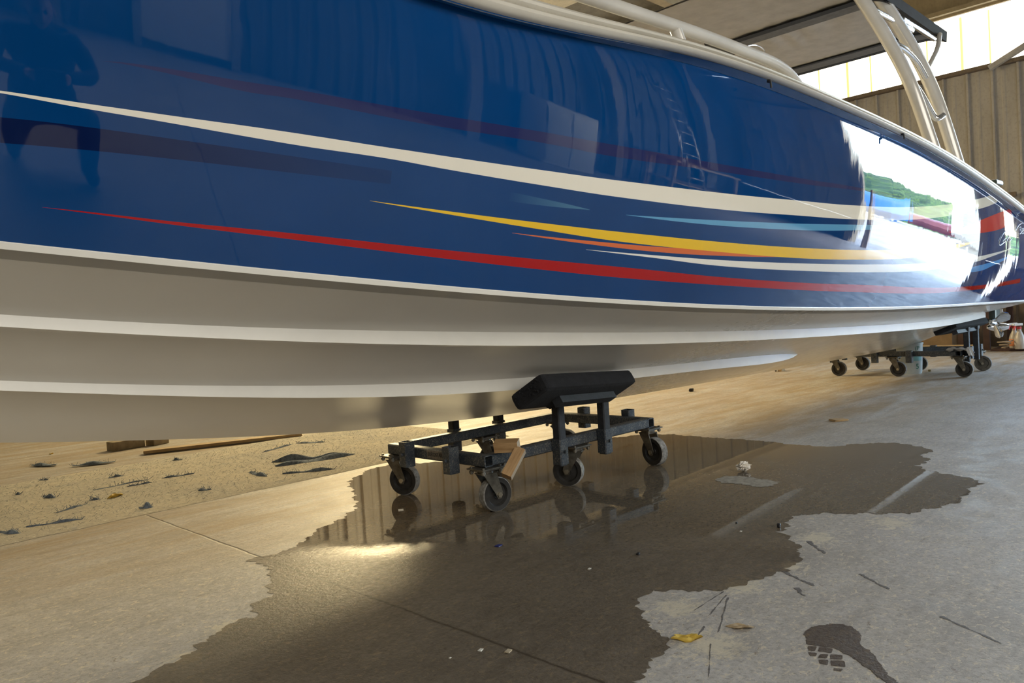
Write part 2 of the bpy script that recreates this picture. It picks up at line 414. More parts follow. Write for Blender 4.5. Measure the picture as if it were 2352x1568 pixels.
f_b0 = lambda u: 0.
kz = zfit([(0, 1012), (200, 1017), (400, 1016), (600, 1007), (850, 985), (1020, 966), (1200, 943), (1500, 900), (1700, 866), (1900, 830), (2025, 806.7), (2085, 796)], f_b0,
          [(-5.7, 1.5), (-4.6, 1.05), (-3.5, .76)], 4)
s1b = zfit([(0, 894), (272, 911), (544, 915), (800, 913.5), (1055, 902.7), (1233, 891), (1443, 869), (1604, 852.6), (1731, 837)], f_b1, [(-5.65, 1.51), (-4.6, 1.17), (-3.5, .92)], 3, hi=2.2, kn=5)
s1t = zfit([(0, 873.7), (272, 882), (544, 887), (800, 884), (1055, 876), (1233, 864.5), (1443, 847.5), (1604, 831), (1731, 817)], f_b1, [(-5.65, 1.53), (-4.6, 1.20), (-3.5, .95)], 3, hi=2.2, kn=5)
s2b = zfit([(0, 748.6), (272, 765), (544, 781), (800, 789.6), (1055, 793), (1400, 790), (1604, 785.5), (1808, 778.6), (1940, 769), (2080, 758), (2261, 729)], f_b2, [(-5.65, 1.53), (-4.6, 1.28), (-3.5, 1.06)], 4)
s2t = zfit([(0, 720.7), (272, 737.7), (544, 748.6), (800, 755.8), (1055, 761), (1400, 763), (1604, 760.8), (1808, 757), (1940, 751), (2080, 742), (2261, 718)], f_b2, [(-5.65, 1.55), (-4.6, 1.31), (-3.5, 1.09)], 4)
czt = zfit([(0, 553.5), (272, 583), (544, 615), (800, 637), (1055, 659), (1400, 685.4), (1604, 698), (1808, 705), (1940, 706.5), (2080, 703), (2200, 698), (2345, 689)], f_bc, [(-5.65, 1.75), (-4.6, 1.42), (-3.5, 1.20)], 4)
# lower edge of the flange under the rub rail, rub rail foot, top silhouette
kn_px = [(1040, 0), (1300, 76), (1500, 122), (1662, 170), (1769, 208), (1875, 246), (1950, 276), (2110, 351), (2176, 384), (2245, 428), (2302, 463), (2345, 503)]
f_sz = zfit(kn_px, f_bs, [(-5.75, 2.2), (-4.6, 2.06), (-3.2, 1.92)], 3, lo=-1.6)
f_bo = lambda u: f_bs(u)+.045
ru_px = [(1132, 0), (1319, 57), (1500, 98), (1662, 150), (1769, 186), (1875, 224), (1950, 252), (2110, 330), (2218, 393), (2269, 428), (2345, 484)]
f_rz = zfit(ru_px, f_bo, [(-5.75, 2.27), (-4.6, 2.12), (-3.2, 1.98)], 3, lo=-1.6)
tp_px = [(1310, 0), (1500, 62), (1556, 80), (1662, 122), (1769, 160), (1875, 200), (1950, 233), (2137, 324), (2218, 375), (2269, 406), (2345, 466)]
f_tz = zfit(tp_px, f_bo, [(-5.75, 2.36), (-4.6, 2.2), (-3.2, 2.06)], 3, lo=-1.6)
def sfac(u, t):
    a = 1/(1+math.exp(-(u+.2)*1.6))           # 0 forward, 1 aft
    p = 1.0+1.4*a
    return 1-math.copysign(abs(1-t)**p, 1-t)
def side(u, t):
    b0, b1 = f_bc(u)+.012, f_bs(u); z0, z1 = czt(u), f_sz(u)
    return np.array([u, -(b0+(b1-b0)*sfac(u, t)), z0+(z1-z0)*t])
def pix2side(x, y, u=0., t=.5):
    d = ray(x, y); tt = None
    # intersect by scanning u, solving the ray at that u (distance s), matching b and t
    best = None
    p = np.array([u, t, 4.])
    def F(p): return side(p[0], p[1])-(CO+d*p[2])
    starts = [(-2., .5, 1.8), (-1, .5, 2.5), (0, .5, 3.4), (1.5, .5, 5), (3, .5, 6), (4.8, .5, 8)]
    for s0 in starts:
        p = np.array(s0, float)
        for _ in range(40):
            r = F(p); J = np.zeros((3, 3))
            for k in range(3):
                q = p.copy(); q[k] += 1e-4; J[:, k] = (F(q)-r)/1e-4
            try: st = np.linalg.solve(J, -r)
            except Exception: break
            p = p+np.clip(st, -.6, .6); p[0] = np.clip(p[0], -5, 7); p[1] = np.clip(p[1], -.6, 1.7)
            if np.abs(st).max() < 1e-7: break
        if np.abs(F(p)).max() < 1e-4 and (best is None or p[2] < best[2]): best = p
    return best
# ------------------------------------------------------------------ stripe paint
UA, UBB = -2.9, 5.8
def curve_node(t, pts, uin):
    q = t.n('ShaderNodeFloatCurve'); c = q.mapping.curves[0]
    q.mapping.use_clip = False
    pts = sorted(pts)
    while len(c.points) < len(pts): c.points.new(.5, .5)
    for i, (x, y) in enumerate(pts): c.points[i].location = (x, y); c.points[i].handle_type = 'AUTO'
    q.mapping.update(); t.l(uin, q.inputs['Value']); return q.outputs[0]
def resample(px):
    P = []
    for x, y in px:
        s = pix2side(x, y)
        if s is not None: P.append(((s[0]-UA)/(UBB-UA), s[1]))
    return P
STRIPES = [   # colour, upper edge, lower edge, fade (u0,u1 fully on)
 ((.003, .010, .060), [(0, 269), (172, 288), (383, 317), (681, 360), (900, 392)], [(0, 328), (172, 342), (383, 363.6), (681, 398), (900, 423)], (-1.25, -2.3)),
 ((.020, .028, .115), [(232, 140), (268, 141.6), (383, 157), (555, 186), (689, 207), (1000, 262), (1212, 297), (1425, 335), (1612, 369), (1850, 411), (1935, 424), (2080, 452)], [(232, 140.3), (268, 144), (383, 168), (555, 208.6), (681, 228), (1000, 289), (1212, 322), (1425, 362), (1612, 388), (1850, 423), (1935, 433), (2080, 453)], None),
 ((.10, .27, .40), [(880, 404), (1000, 416), (1127, 433), (1255, 458), (1355, 481.3)], [(880, 426), (1000, 439), (1127, 456), (1255, 473), (1355, 481.8)], (-1.15, -.6)),
 ((.12, .36, .60), [(1438, 493.3), (1595, 503), (1765, 511), (1952, 515.6), (2090, 517)], [(1438, 493.7), (1595, 512.6), (1765, 525), (1952, 529), (2090, 520)], None),
 ((.70, .16, .05), [(1176, 534.5), (1340, 551.7), (1510, 566.6), (1638, 574), (1800, 589)], [(1176, 534.9), (1340, 559), (1510, 578.5), (1638, 586.6), (1800, 590)], None),
 ((.86, .84, .78), [(1346, 572.8), (1510, 586.6), (1638, 596), (1850, 605), (2000, 607), (2110, 605), (2219, 593.5), (2280, 581.6), (2328, 567.4)], [(1346, 573.2), (1510, 593), (1638, 609), (1850, 622), (2000, 625), (2110, 622), (2215, 607.6), (2280, 588), (2328, 567.8)], None),
 ((.86, .55, .03), [(850, 460.7), (1000, 481), (1212, 508), (1425, 532.6), (1638, 554), (1850, 569.6), (2000, 574), (2049, 573), (2140, 567), (2252, 552.4)], [(850, 461.2), (1000, 487), (1212, 522), (1425, 554.7), (1638, 577), (1850, 593.5), (2000, 596), (2049, 595), (2140, 586), (2223, 562), (2252, 552.9)], None),
 ((.40, .005, .006), [(97, 475.6), (191, 485), (383, 507), (681, 536.6), (1000, 571.7), (1212, 593), (1425, 613), (1638, 634.6), (1850, 649.5), (2000, 654.6), (2110, 660), (2206, 658.5), (2280, 651), (2345, 639)], [(97, 475.9), (191, 488), (383, 514), (681, 551), (1000, 591), (1212, 615.5), (1425, 637.6), (1638, 653.7), (1850, 666.5), (2000, 671.6), (2110, 674), (2202, 669), (2280, 659.6), (2345, 649)], None),
 ((.09, .34, .75), [(2180, 622), (2256, 607.6), (2331, 581.6)], [(2180, 622.5), (2239, 624), (2280, 610), (2331, 582)], None),
 ((.60, .02, .03), [(2180, 533), (2239, 511), (2323, 478.6)], [(2180, 533.5), (2239, 536.5), (2330, 508)], None),
 ((.84, .80, .70), [(-110, 198), (0, 208), (172, 234), (383, 264), (681, 306), (900, 340), (1000, 355), (1212, 386), (1425, 415), (1638, 441), (1850, 462), (1952, 471), (2100, 475), (2244, 457), (2290, 440)], [(-110, 198.3), (0, 213.5), (172, 245), (383, 281), (681, 333), (900, 365.5), (1000, 384), (1212, 420), (1425, 453), (1638, 479), (1850, 496), (1952, 503), (2100, 504), (2239, 482), (2299, 460)], None),
]
def blue_paint():
    t = NT('blue_gelcoat_with_stripes'); uv = t.coord('UV'); q = t.sep(uv); U, V = q[0], q[1]; v = t.coord()
    n1 = t.noise(v, 1.2, 3); sw = t.noise(t.mapping(v, (1, 1, 2.2), (0, .5, 0)), 5, 6, .7, .6)
    col = t.ramp(n1, [(.3, (.0008, .040, .155)), (.7, (.001, .050, .20))])
    for c, up, lo, fade in STRIPES:
        a, b = resample(up), resample(lo)
        if len(a) < 2 or len(b) < 2: continue
        x0 = max(min(p[0] for p in a), min(p[0] for p in b)); x1 = min(max(p[0] for p in a), max(p[0] for p in b))
        ca, cb = curve_node(t, a, U), curve_node(t, b, U)
        m = t.math('MULTIPLY', t.math('LESS_THAN', V, ca), t.math('GREATER_THAN', V, cb))
        m = t.math('MULTIPLY', m, t.math('GREATER_THAN', U, x0)); m = t.math('MULTIPLY', m, t.math('LESS_THAN', U, x1))
        if fade:
            r = t.n('ShaderNodeMapRange'); r.clamp = True; t.l(U, r.inputs[0])
            r.inputs[1].default_value = (fade[0]-UA)/(UBB-UA); r.inputs[2].default_value = (fade[1]-UA)/(UBB-UA)
            m = t.math('MULTIPLY', m, r.outputs[0])
        col = t.mix(m, col, c)
    # faint polishing haze and a hairline
    hz = t.ramp(t.noise(t.mapping(v, (1, 1, .35)), 3, 6, .75, 1.2), [(.5, (0,)*3), (.85, (.05,)*3)])
    col = t.mix(hz, col, (.08, .16, .28))
    t.set(col=col, rough=t.ramp(sw, [(.35, (.012,)*3), (.8, (.05,)*3)]), spec=.5)
    w1 = t.noise(t.mapping(v, (1.6, 1, .5)), 2.2, 2, .5); w2 = t.noise(t.mapping(v, (2, 1, .6)), 11, 2)
    t.bump(t.math('ADD', w1, t.math('MULTIPLY', w2, .05)), .05, .03)
    return t.m
M_blue = blue_paint()
# ------------------------------------------------------------------ boat
boat = empty('boat', (0, 0, 0), label='large blue boat with white bottom and coloured stripes, propped on two dollies', cat='boat')
NU = 150
us = [UB+.02+(UT-UB-.02)*i/(NU-1) for i in range(NU)]
UE = 6.32
usx = us+[UT+(UE-UT)*(i+1)/8 for i in range(8)]
def strips(rows, mirror=True, smooth=True, ext=False):
    """rows: list of functions u->(b,z); adjacent pairs make faces"""
    m = MB(); US = usx if ext else us; NN = len(US)
    for sgn in ((-1, 1) if mirror else (-1,)):
        for k in range(len(rows)-1):
            vs = [];
            for u in US:
                for r in (rows[k], rows[k+1]):
                    b, z = r(u); vs.append((u, sgn*b, z))
            fs = []
            for i in range(NN-1):
                q = (2*i, 2*i+1, 2*i+3, 2*i+2); fs.append(q if sgn < 0 else q[::-1])
            m.add(vs, fs, smooth)
    return m
def g1(u): return 1. if u < 1.5 else max(0., 1-((u-1.5)/.72)**2)**.5 if u < 2.22 else 0.
def lerp(a, b, t): return a+(b-a)*t
def panel_z(u, b):
    """plain V panel between keel and strake 2 foot"""
    b2 = f_b2(u)-.06*(f_b2(u) > .1); z2 = s2b(u)-.004; return kz(u)+(z2-kz(u))*b/max(b2, .02)
def k_(u): return (0., kz(u))
def a1(u):
    b = max(.004, f_b1(u)-.045*g1(u)); return (b, lerp(panel_z(u, b), s1b(u)-.004 if u < 2.2 else 0, g1(u)) if g1(u) > 0 else panel_z(u, b))
def b1(u):
    b = max(.005, f_b1(u)); return (b, lerp(panel_z(u, b), s1b(min(u, 2.2)), g1(u)))
def t1(u):
    b = max(.005, f_b1(u)-.003); return (b, lerp(panel_z(u, b), s1t(min(u, 2.2)), g1(u)))
def a2(u): b = max(.006, f_b2(u)-.06); return (b, s2b(u)-.004)
def b2(u): b = max(.007, f_b2(u)); return (b, s2b(u))
def t2(u): b = max(.007, f_b2(u)-.003); return (b, s2t(u))
def c0(u): b = max(.008, f_bc(u)-.045); return (b, czt(u)-.030)
def c1(u): b = max(.009, f_bc(u)+.010); return (b, czt(u)-.016)
def c2(u): b = max(.009, f_bc(u)+.014); return (b, czt(u)-.003)
def c3(u): b = max(.009, f_bc(u)+.012); return (b, czt(u))
def mid(p, q, f, bulge=0): return lambda u: tuple(lerp(x, y, f) + (bulge*(-1 if i == 1 else .4) if bulge else 0) for i, (x, y) in enumerate(zip(p(u), q(u))))
m = MB()
for rows in ([k_, mid(k_, a1, .5, .004), a1], [a1, b1], [t1, mid(t1, a2, .5, .004), a2], [a2, b2], [t2, mid(t2, c0, .5, .004), c0], [c0, c1]):
    q = strips(rows); m.add(q.v, q.f, True)
# close under the waterline at the transom
def section(u): return [k_(u), a1(u), b1(u), t1(u), a2(u), b2(u), t2(u), c0(u), c1(u), c3(u)]
sec = section(UT)
vs = [(UT, -b, z) for b, z in sec[::-1]]+[(UT, b, z) for b, z in sec[1:]]
m.add(vs, [tuple(range(len(vs)))])
for s_ in (-1, 1):
    A_ = t2(UT); B_ = c0(UT); C_ = c0(UE); D_ = c1(UE); E_ = c1(UT); zt_ = czt(UE)-.004
    m.add([(UT, s_*A_[0], A_[1]), (UT, s_*B_[0], B_[1]), (UE, s_*C_[0], C_[1]), (UT, 0, zt_), (UE, 0, zt_), (UT, s_*A_[0], zt_), (UE, s_*C_[0], zt_)], [(0, 1, 2), (0, 2, 6, 5), (3, 5, 6, 4)])
m.build('hull_bottom', M_gel, boat)
m = MB(); q = strips([b1, t1]); m.add(q.v, q.f, True); m.build('lower_strake', M_strake, boat)['label'] = 'short spray strake with a rounded end'
m = MB(); q = strips([b2, t2]); m.add(q.v, q.f, True)
for s in (-1, 1): m.box((UT+.004, s*(f_b2(UT)-.03), s2b(UT)+.02), (.012, .06, .045))
m.build('upper_strake', M_strake, boat)
m = MB(); q = strips([c0, c1, c2, c3], ext=True); m.add(q.v, q.f, True); m.build('chine_edge', M_strake, boat)
# topsides
NT_ = 40; vs = []; uvs = []; fs = []
for sgn in (-1, 1):
    base = len(vs)
    for i, u in enumerate(usx):
        for j in range(NT_+1):
            t = j/NT_; p = side(u, t); vs.append((p[0], p[1]*(1 if sgn < 0 else -1), p[2])); uvs.append(((u-UA)/(UBB-UA), t))
    for i in range(len(usx)-1):
        for j in range(NT_):
            a = base+i*(NT_+1)+j; q = (a, a+NT_+1, a+NT_+2, a+1); fs.append(q if sgn < 0 else q[::-1])
base = len(vs); n = 13
for sgn in (-1, 1):
    for j in range(n):
        t = j/(n-1); p = side(UE, t); vs.append((UE, p[1]*(1 if sgn < 0 else -1), p[2])); uvs.append((1.2, t))
for j in range(n-1): fs.append((base+j, base+n+j, base+n+j+1, base+j+1))
mkobj('topsides', vs, fs, M_blue, boat, True, uvs)
# flange, rub rail, covering board and deck
fl0 = lambda u: (f_bs(u)+.001, f_sz(u)); flm = lambda u: (f_bs(u)+.030, f_sz(u)+.012)
fl1 = lambda u: (f_bs(u)+.038, f_rz(u)-.004); fl2 = lambda u: (f_bs(u)+.020, f_rz(u)+.004)
M_bluep = basic('plain_blue_gelcoat', (.004, .070, .25), .05, var=.08, scale=2)
m = strips([fl0, flm, fl1, fl2], ext=True); m.build('gunwale_flange', M_bluep, boat)
def rr(db, k): return lambda u: (f_bo(u)+db, lerp(f_rz(u), f_tz(u), k))
prof = [(-.02, 0), (.0, .0), (.012, .08), (.018, .22), (.016, .36), (.006, .46), (-.002, .50), (.004, .54), (.010, .62), (.011, .74), (.005, .86), (-.008, .95), (-.03, 1.0)]
m = MB(); q = strips([rr(*p) for p in prof], ext=True); m.add(q.v, q.f, True)
m.build('rub_rail', M_rub, boat)
m = MB()
dk = [lambda u: (max(.0, f_bo(u)-.03), f_tz(u)), lambda u: (max(.0, f_bo(u)-.20), f_tz(u)+.012), lambda u: (max(0, f_bo(u)-.22), f_tz(u)-.02), lambda u: (0., f_tz(u)-.02)]
q = strips(dk, ext=True); m.add(q.v, q.f, False)
m.box((UE-.01, 0, f_tz(UE)-.05), (.04, 2*f_bs(UE)+.04, .08)); m.build('deck', M_deck, boat)
# small fasteners on the rub rail
for (x, y) in ((1763, 186), (2070, 308)):
    P = onb(x, y, f_bo(.4 if x < 2000 else 2.6)+.02); q = MB(); q.tube([P, P+np.array([0, -.012, -.004])], .007, 10); q.tube([P+np.array([0, -.012, 0]), P+np.array([0, -.014, -.03])], .004, 8)
    q.build('rail_fastener', M_dark, boat)
# grab rail along the deck edge
f_rl = zfit([(1378, 0), (1440, 19), (1500, 39), (1560, 62), (1662, 103), (1769, 138), (1822, 166)], lambda u: f_bo(u)-.1, [(-5.75, 2.42), (-4.2, 2.24), (-2.6, 2.0)], 2, lo=-1.0, hi=.8, kn=3)
def rail_pts():
    us_ = [-4.2, -3.2, -2.4, -1.8, -1.3, -.9, -.5, -.1, .2, .45]
    out = [(u, -(f_bo(u)-.1), f_rl(u)) for u in us_]; u = .62
    return out+[(u, -(f_bo(u)-.1), lerp(f_rl(u), f_tz(u), .35)), (.72, -(f_bo(u)-.1), f_tz(u)-.01)]
def smooth_path(pts, n=8):
    xs = list(range(len(pts))); fx = [spline(xs, [p[k] for p in pts]) for k in range(3)]
    return [tuple(f(i/n) for f in fx) for i in range((len(pts)-1)*n+1)]
gr = MB(); gr.tube(smooth_path(rail_pts()), .026, 16, flat=.9); gro = gr.build('grab_rail', M_alu, boat)
for u in (-3.2, -1.75, -.28):
    q = MB(); b = f_bo(u)-.1; q.tube([(u+.02, -b, f_tz(u)-.01), (u, -b, (f_tz(u)+f_rl(u))/2), (u-.03, -b, f_rl(u))], [.026, .022, .022], 12); q.build('rail_post', M_alu, gro)
# T-top: canvas, tubes
ZT = 2.9
m = MB(); nx, ny = 40, 110; vs = []
for i in range(nx+1):
    for j in range(ny+1):
        u = lerp(1.9, 4.27, i/nx); b = lerp(-.84, .84, j/ny)
        z = ZT+.0-.05*max(0, (abs(b)-.66)/.18)**2
        z += .010*math.sin(30*b+7*u+1.5*math.sin(9*b))*math.exp(-((u-3.15)/.35)**2)*(1 if u > 2.95 else .4)+.012*math.sin((u-1.9)/2.37*math.pi)
        vs.append((u, -b, z))
fs = [(i*(ny+1)+j, i*(ny+1)+j+1, (i+1)*(ny+1)+j+1, (i+1)*(ny+1)+j) for i in range(nx) for j in range(ny)]
n0 = len(vs); vs2 = [(x, y, z+.012) for x, y, z in vs]
m.add(vs, fs, True); m.add(vs2, fs, True)
canvas = m.build('top_canvas', M_canvas, boat)
def strip_across(u0, u1, dz, mat, name, b0=-.84, b1=.84, th=.006):
    q = MB(); vs = []; fs = []; N = 40
    for i in range(N+1):
        b = lerp(b0, b1, i/N); z = ZT-.05*max(0, (abs(b)-.66)/.18)**2-dz
        vs += [(u0, -b, z), (u1, -b, z), (u1, -b, z-th), (u0, -b, z-th)]
    for i in range(N):
        a = 4*i
        for k in range(4): fs.append((a+k, a+(k+1) % 4, a+4+(k+1) % 4, a+4+k))
    q.add(vs, fs); return q.build(name, mat, canvas)
strip_across(2.88, 2.955, .004, M_canvb, 'tube_sleeve'); strip_across(2.955, 3.10, -.001, M_canvm, 'pleated_seam')
strip_across(4.02, 4.055, .006, M_canvb, 'edge_binding'); strip_across(4.055, 4.22, .004, M_canvm, 'canvas_hem')
strip_across(4.22, 4.28, .006, M_canvb, 'edge_binding')
q = MB(); q.add([(1.9, -.845, ZT-.03), (4.29, -.845, ZT-.06), (4.29, -.85, ZT+.02), (1.9, -.85, ZT+.03), (1.9, -.70, ZT-.006), (4.29, -.70, ZT-.008)], [(0, 1, 2, 3), (0, 4, 5, 1)])
q.build('side_binding', M_canvb, canvas)
def px_tube(name, pts, r, mat, parent=boat, extra0=None, extra1=None, seg=14, flat=1.):
    P = [onb(x, y, b) for x, y, b in pts]
    if extra0 is not None: P = [np.array(extra0)]+P
    if extra1 is not None: P = P+[np.array(extra1)]
    q = MB(); q.tube(smooth_path([tuple(p) for p in P], 8) if len(P) > 2 else P, r, seg, flat=flat); return q.build(name, mat, parent)
def leg(pts, r):
    P = [onb(*p) for p in pts]; lo = P[0]+(P[0]-P[1])*.55; hi = P[-1]+(P[-1]-P[-2])*.12
    q = MB(); q.tube(smooth_path([tuple(lo)]+[tuple(p) for p in P]+[tuple(hi)]), r, 16); return q.build('top_leg', M_alu, boat)
leg([(2136, 318, 1.0), (2092, 195, .92), (2035, 85, .85), (1981, 0, .79)], .044)
leg([(2193, 355, 1.0), (2150, 225, .92), (2086, 95, .85), (2025, 0, .79)], .046)
px_tube('curved_brace', [(2040, 99, .83), (2066, 106, .865), (2090, 124, .88), (2110, 149, .89), (2126, 178, .90)], .021, M_alub)
px_tube('curved_brace', [(2082, 174, .875), (2090, 184, .905), (2108, 205, .93), (2128, 238, .95), (2143, 264, .96), (2153, 272, .98), (2166, 265, 1.0)], .022, M_alub)
px_tube('cross_tube', [(2006, 22, .80), (2095, 70, .84)], .019, M_alub); px_tube('cross_tube', [(2073, 43, .84), (2146, 90, .86)], .017, M_alub)
px_tube('corner_tube', [(2158, 78, .86), (2155, 104, .87), (2146, 128, .88), (2128, 162, .89)], .018, M_alu)
# mirrored port legs (mostly hidden, they carry the far side of the top)
for (u0, u1) in ((3.75, 2.55), (4.5, 3.05)):
    q = MB(); q.tube([(u0, .95, 1.62), (lerp(u0, u1, .6), .86, 2.4), (u1, .78, ZT)], .044, 14); q.build('top_leg', M_alu, boat)
# thin wire loop and small black fitting seen over the deck edge
px_tube('wire_loop', [(1706, 110, .9), (1732, 103, .9), (1752, 112, .9), (1757, 122, .9), (1762, 134, .9)], .0035, M_alub, seg=6)
q = MB(); P = onb(1655, 108, 1.08); q.box(P, (.22, .03, .03), bev=.006); q.build('deck_fitting', M_dark, boat)
P = onb(2289, 414, 1.12); q = MB(); q.box(P-np.array([0, 0, .02]), (.20, .05, .035), bev=.01); q.build('cleat', M_cast, boat)
# lettering on the quarter
def on_side(x, y, off=.003):
    s = pix2side(x, y); P = side(s[0], s[1]); return (P[0], P[1]-off, P[2])
def script(name, strokes, r=.0022):
    q = MB()
    for st in strokes:
        P = [on_side(*p) for p in st]; q.tube(smooth_path(P, 5), r, 6)
    return q.build(name, M_strake, boat)
script('script_lettering', [[(2311, 530), (2303, 538), (2296, 552), (2294, 561), (2298, 563), (2306, 556)], [(2306, 550), (2303, 555), (2305, 557), (2309, 553), (2307, 549), (2312, 549), (2311, 555), (2315, 547), (2318, 546), (2318, 553), (2324, 548)], [(2332, 534), (2335, 524), (2341, 516), (2347, 513)]])
script('script_number', [[(2341, 523), (2344, 521), (2344, 526), (2342, 528), (2345, 530), (2344, 536), (2341, 537)], [(2349, 524), (2347, 527), (2350, 532), (2348, 537), (2346, 533), (2350, 528), (2349, 524)]])
# ------------------------------------------------------------------ dollies
def sq_tube(m, c, L, axis, side=.05, hollow=True, wall=.005):
    """square tube centred at c along axis 'x' or 'y' (or z) with open ends"""
    h = L/2; s = side/2; ax = {'x': 0, 'y': 1, 'z': 2}[axis]; o = [i for i in range(3) if i != ax]; bv = .005
    def ring(d, r, b):
        pts = []
        for (sx, sy) in ((1, 1), (-1, 1), (-1, -1), (1, -1)):
            corner = ((r-b)*sx, r*sy), (r*sx, (r-b)*sy)
            pp = corner if sx*sy < 0 else corner[::-1]
            for (p, q) in pp:
                v = [0, 0, 0]; v[ax] = d; v[o[0]] = p; v[o[1]] = q; pts.append(tuple(v[k]+c[k] for k in range(3)))
        return pts
    A = ring(-h, s, bv); B = ring(h, s, bv); C = ring(h, s-wall, .002); Cd = ring(h-.12 if L > .3 else -h, s-wall, .002)
    D = ring(-h, s-wall, .002); Dd = ring(-h+.12 if L > .3 else h, s-wall, .002)
    vs = A+B+C+D+Cd+Dd; f = []
    for k in range(8):
        k2 = (k+1) % 8
        f += [(k, k2, 8+k2, 8+k), (8+k, 8+k2, 16+k2, 16+k), (k2, k, 24+k, 24+k2), (16+k, 16+k2, 32+k2, 32+k), (24+k2, 24+k, 40+k, 40+k2)]
    if L > .3: f += [tuple(range(32, 40)), tuple(range(40, 48))]
    m.add(vs, f)
def make_caster(parent, loc, ang, dusty=False):
    """plate on top at z=.19; the wheel trails from the swivel towards ang"""
    Q = Matrix.Translation(loc)
    t = empty('caster_mount'); bpy.data.objects.remove(t, do_unlink=True)
    m = MB(); x, y = loc[0], loc[1]
    m.box((x, y, .195), (.125, .105, .006), bev=.001); m.box((x, y, .188), (.10, .085, .006), bev=.001)
    for sx in (-1, 1):
        for sy in (-1, 1):
            m.tube([(x+sx*.048, y+sy*.038, .172), (x+sx*.048, y+sy*.038, .204)], .0065, 8); m.tube([(x+sx*.048, y+sy*.038, .176), (x+sx*.048, y+sy*.038, .186)], .010, 6)
    m.lathe([(.001, .172), (.034, .172), (.036, .180), (.034, .186), (.001, .186)], (x, y, 0), seg=20)
    pl = m.build('caster_plate', M_zinc, parent)
    d = Vector((math.cos(ang), math.sin(ang), 0)); s = Vector((-d.y, d.x, 0)); ax = Vector((x, y, 0))+d*.042; ax.z = .075
    f = MB(); top = Vector((x, y, .172))
    f.box(top, (.075, .062, .005), rot=ang)
    for sg in (-1, 1):
        o = s*(sg*.031); w0 = .034; w1 = .019; tk = s*(.0025)
        pts = [top+d*-w0, top+d*w0, ax+d*w1*1.0+Vector((0, 0, .006)), ax+d*.010+Vector((0, 0, -.017)), ax-d*.010+Vector((0, 0, -.017)), ax-d*w1+Vector((0, 0, .006))]
        vs = [p+o+tk for p in pts]+[p+o-tk for p in pts]; n = len(pts)
        f.add(vs, [tuple(range(n)), tuple(range(n, 2*n))[::-1]]+[(i, n+i, n+(i+1) % n, (i+1) % n) for i in range(n)])
    f.build('fork', M_zinc, pl)
    b = MB()
    b.tube([ax-s*.041, ax+s*.041], .006, 10)
    for sg in (-1, 1): b.lathe([(.0, -.003), (.012, -.003), (.0125, .003), (.0, .004)], ax+s*sg*.037, s, 6)
    b.build('axle_bolt', M_bolt, pl)
    w = MB(); hw = .022
    prof = [(.0, -hw*.55), (.018, -hw*.7), (.02, -hw*.55), (.045, -hw*.45), (.052, -hw*.95), (.0705, -hw)]
    tread = [(.0705, -hw), (.0745, -hw*.8), (.075, 0), (.0745, hw*.8), (.0705, hw)]
    w.lathe(prof, ax, s, 40); w.cur = 1; w.lathe(tread, ax, s, 40); w.cur = 0; w.lathe([(r, -h) for r, h in prof[::-1]], ax, s, 40)
    w.build('wheel', [M_whlb if dusty else M_whl, M_tyre if not dusty else M_whlb], pl)
def make_dolly(name, loc, rz, label, angs, posts):
    """long axis along local x; L x Wd frame, square tube, six casters"""
    L, Wd = 1.222, .703; hl, hw = L/2-.025, Wd/2-.025
    r = empty(name, loc, rz, label, 'dolly', None)
    m = MB(); zt = .225
    sq_tube(m, (0, -hw, zt), L-.1, 'x'); sq_tube(m, (0, hw, zt), L-.1, 'x')
    sq_tube(m, (-hl, 0, zt), Wd, 'y'); sq_tube(m, (hl, 0, zt), Wd, 'y')
    m.build('frame', M_frame, r)
    def sleeve(x, y, out, h=.118, z=.222):
        q = MB(); c = (x+out[0]*.052, y+out[1]*.052, z); sq_tube(q, c, h, 'z', .056)
        q.tube([(c[0]+out[0]*.026, c[1]+out[1]*.026, z), (c[0]+out[0]*.040, c[1]+out[1]*.040, z)], .008, 8)
        return q.build('sleeve', M_frame, r), c
    for sx in (-1, 1):
        for yy in (-.16, .16): sleeve(sx*hl, yy, (sx, 0))
    for sy in (-1, 1):
        for xx in (-.165, .16): sleeve(xx, sy*hw, (0, sy), .118, .20)
    k = 0
    for (x, y) in ((-hl, -hw), (-hl, hw), (hl, -hw), (hl, hw), (0, -hw), (0, hw)):
        make_caster(r, (x, y, 0), angs[k]-rz, dusty=(k == 0 and 'front' in label)); k += 1
    for (x, y, z1, side) in posts:
        q = MB(); sq_tube(q, (x, y, (.135+z1)/2), z1-.135, 'z', .046)
        for zz in (.32, .37, .42):
            if zz < z1-.04: q.tube([(x-.0245, y, zz), (x-.0225, y, zz)], .005, 8)
        q.build('post', M_steel, r)
    return r
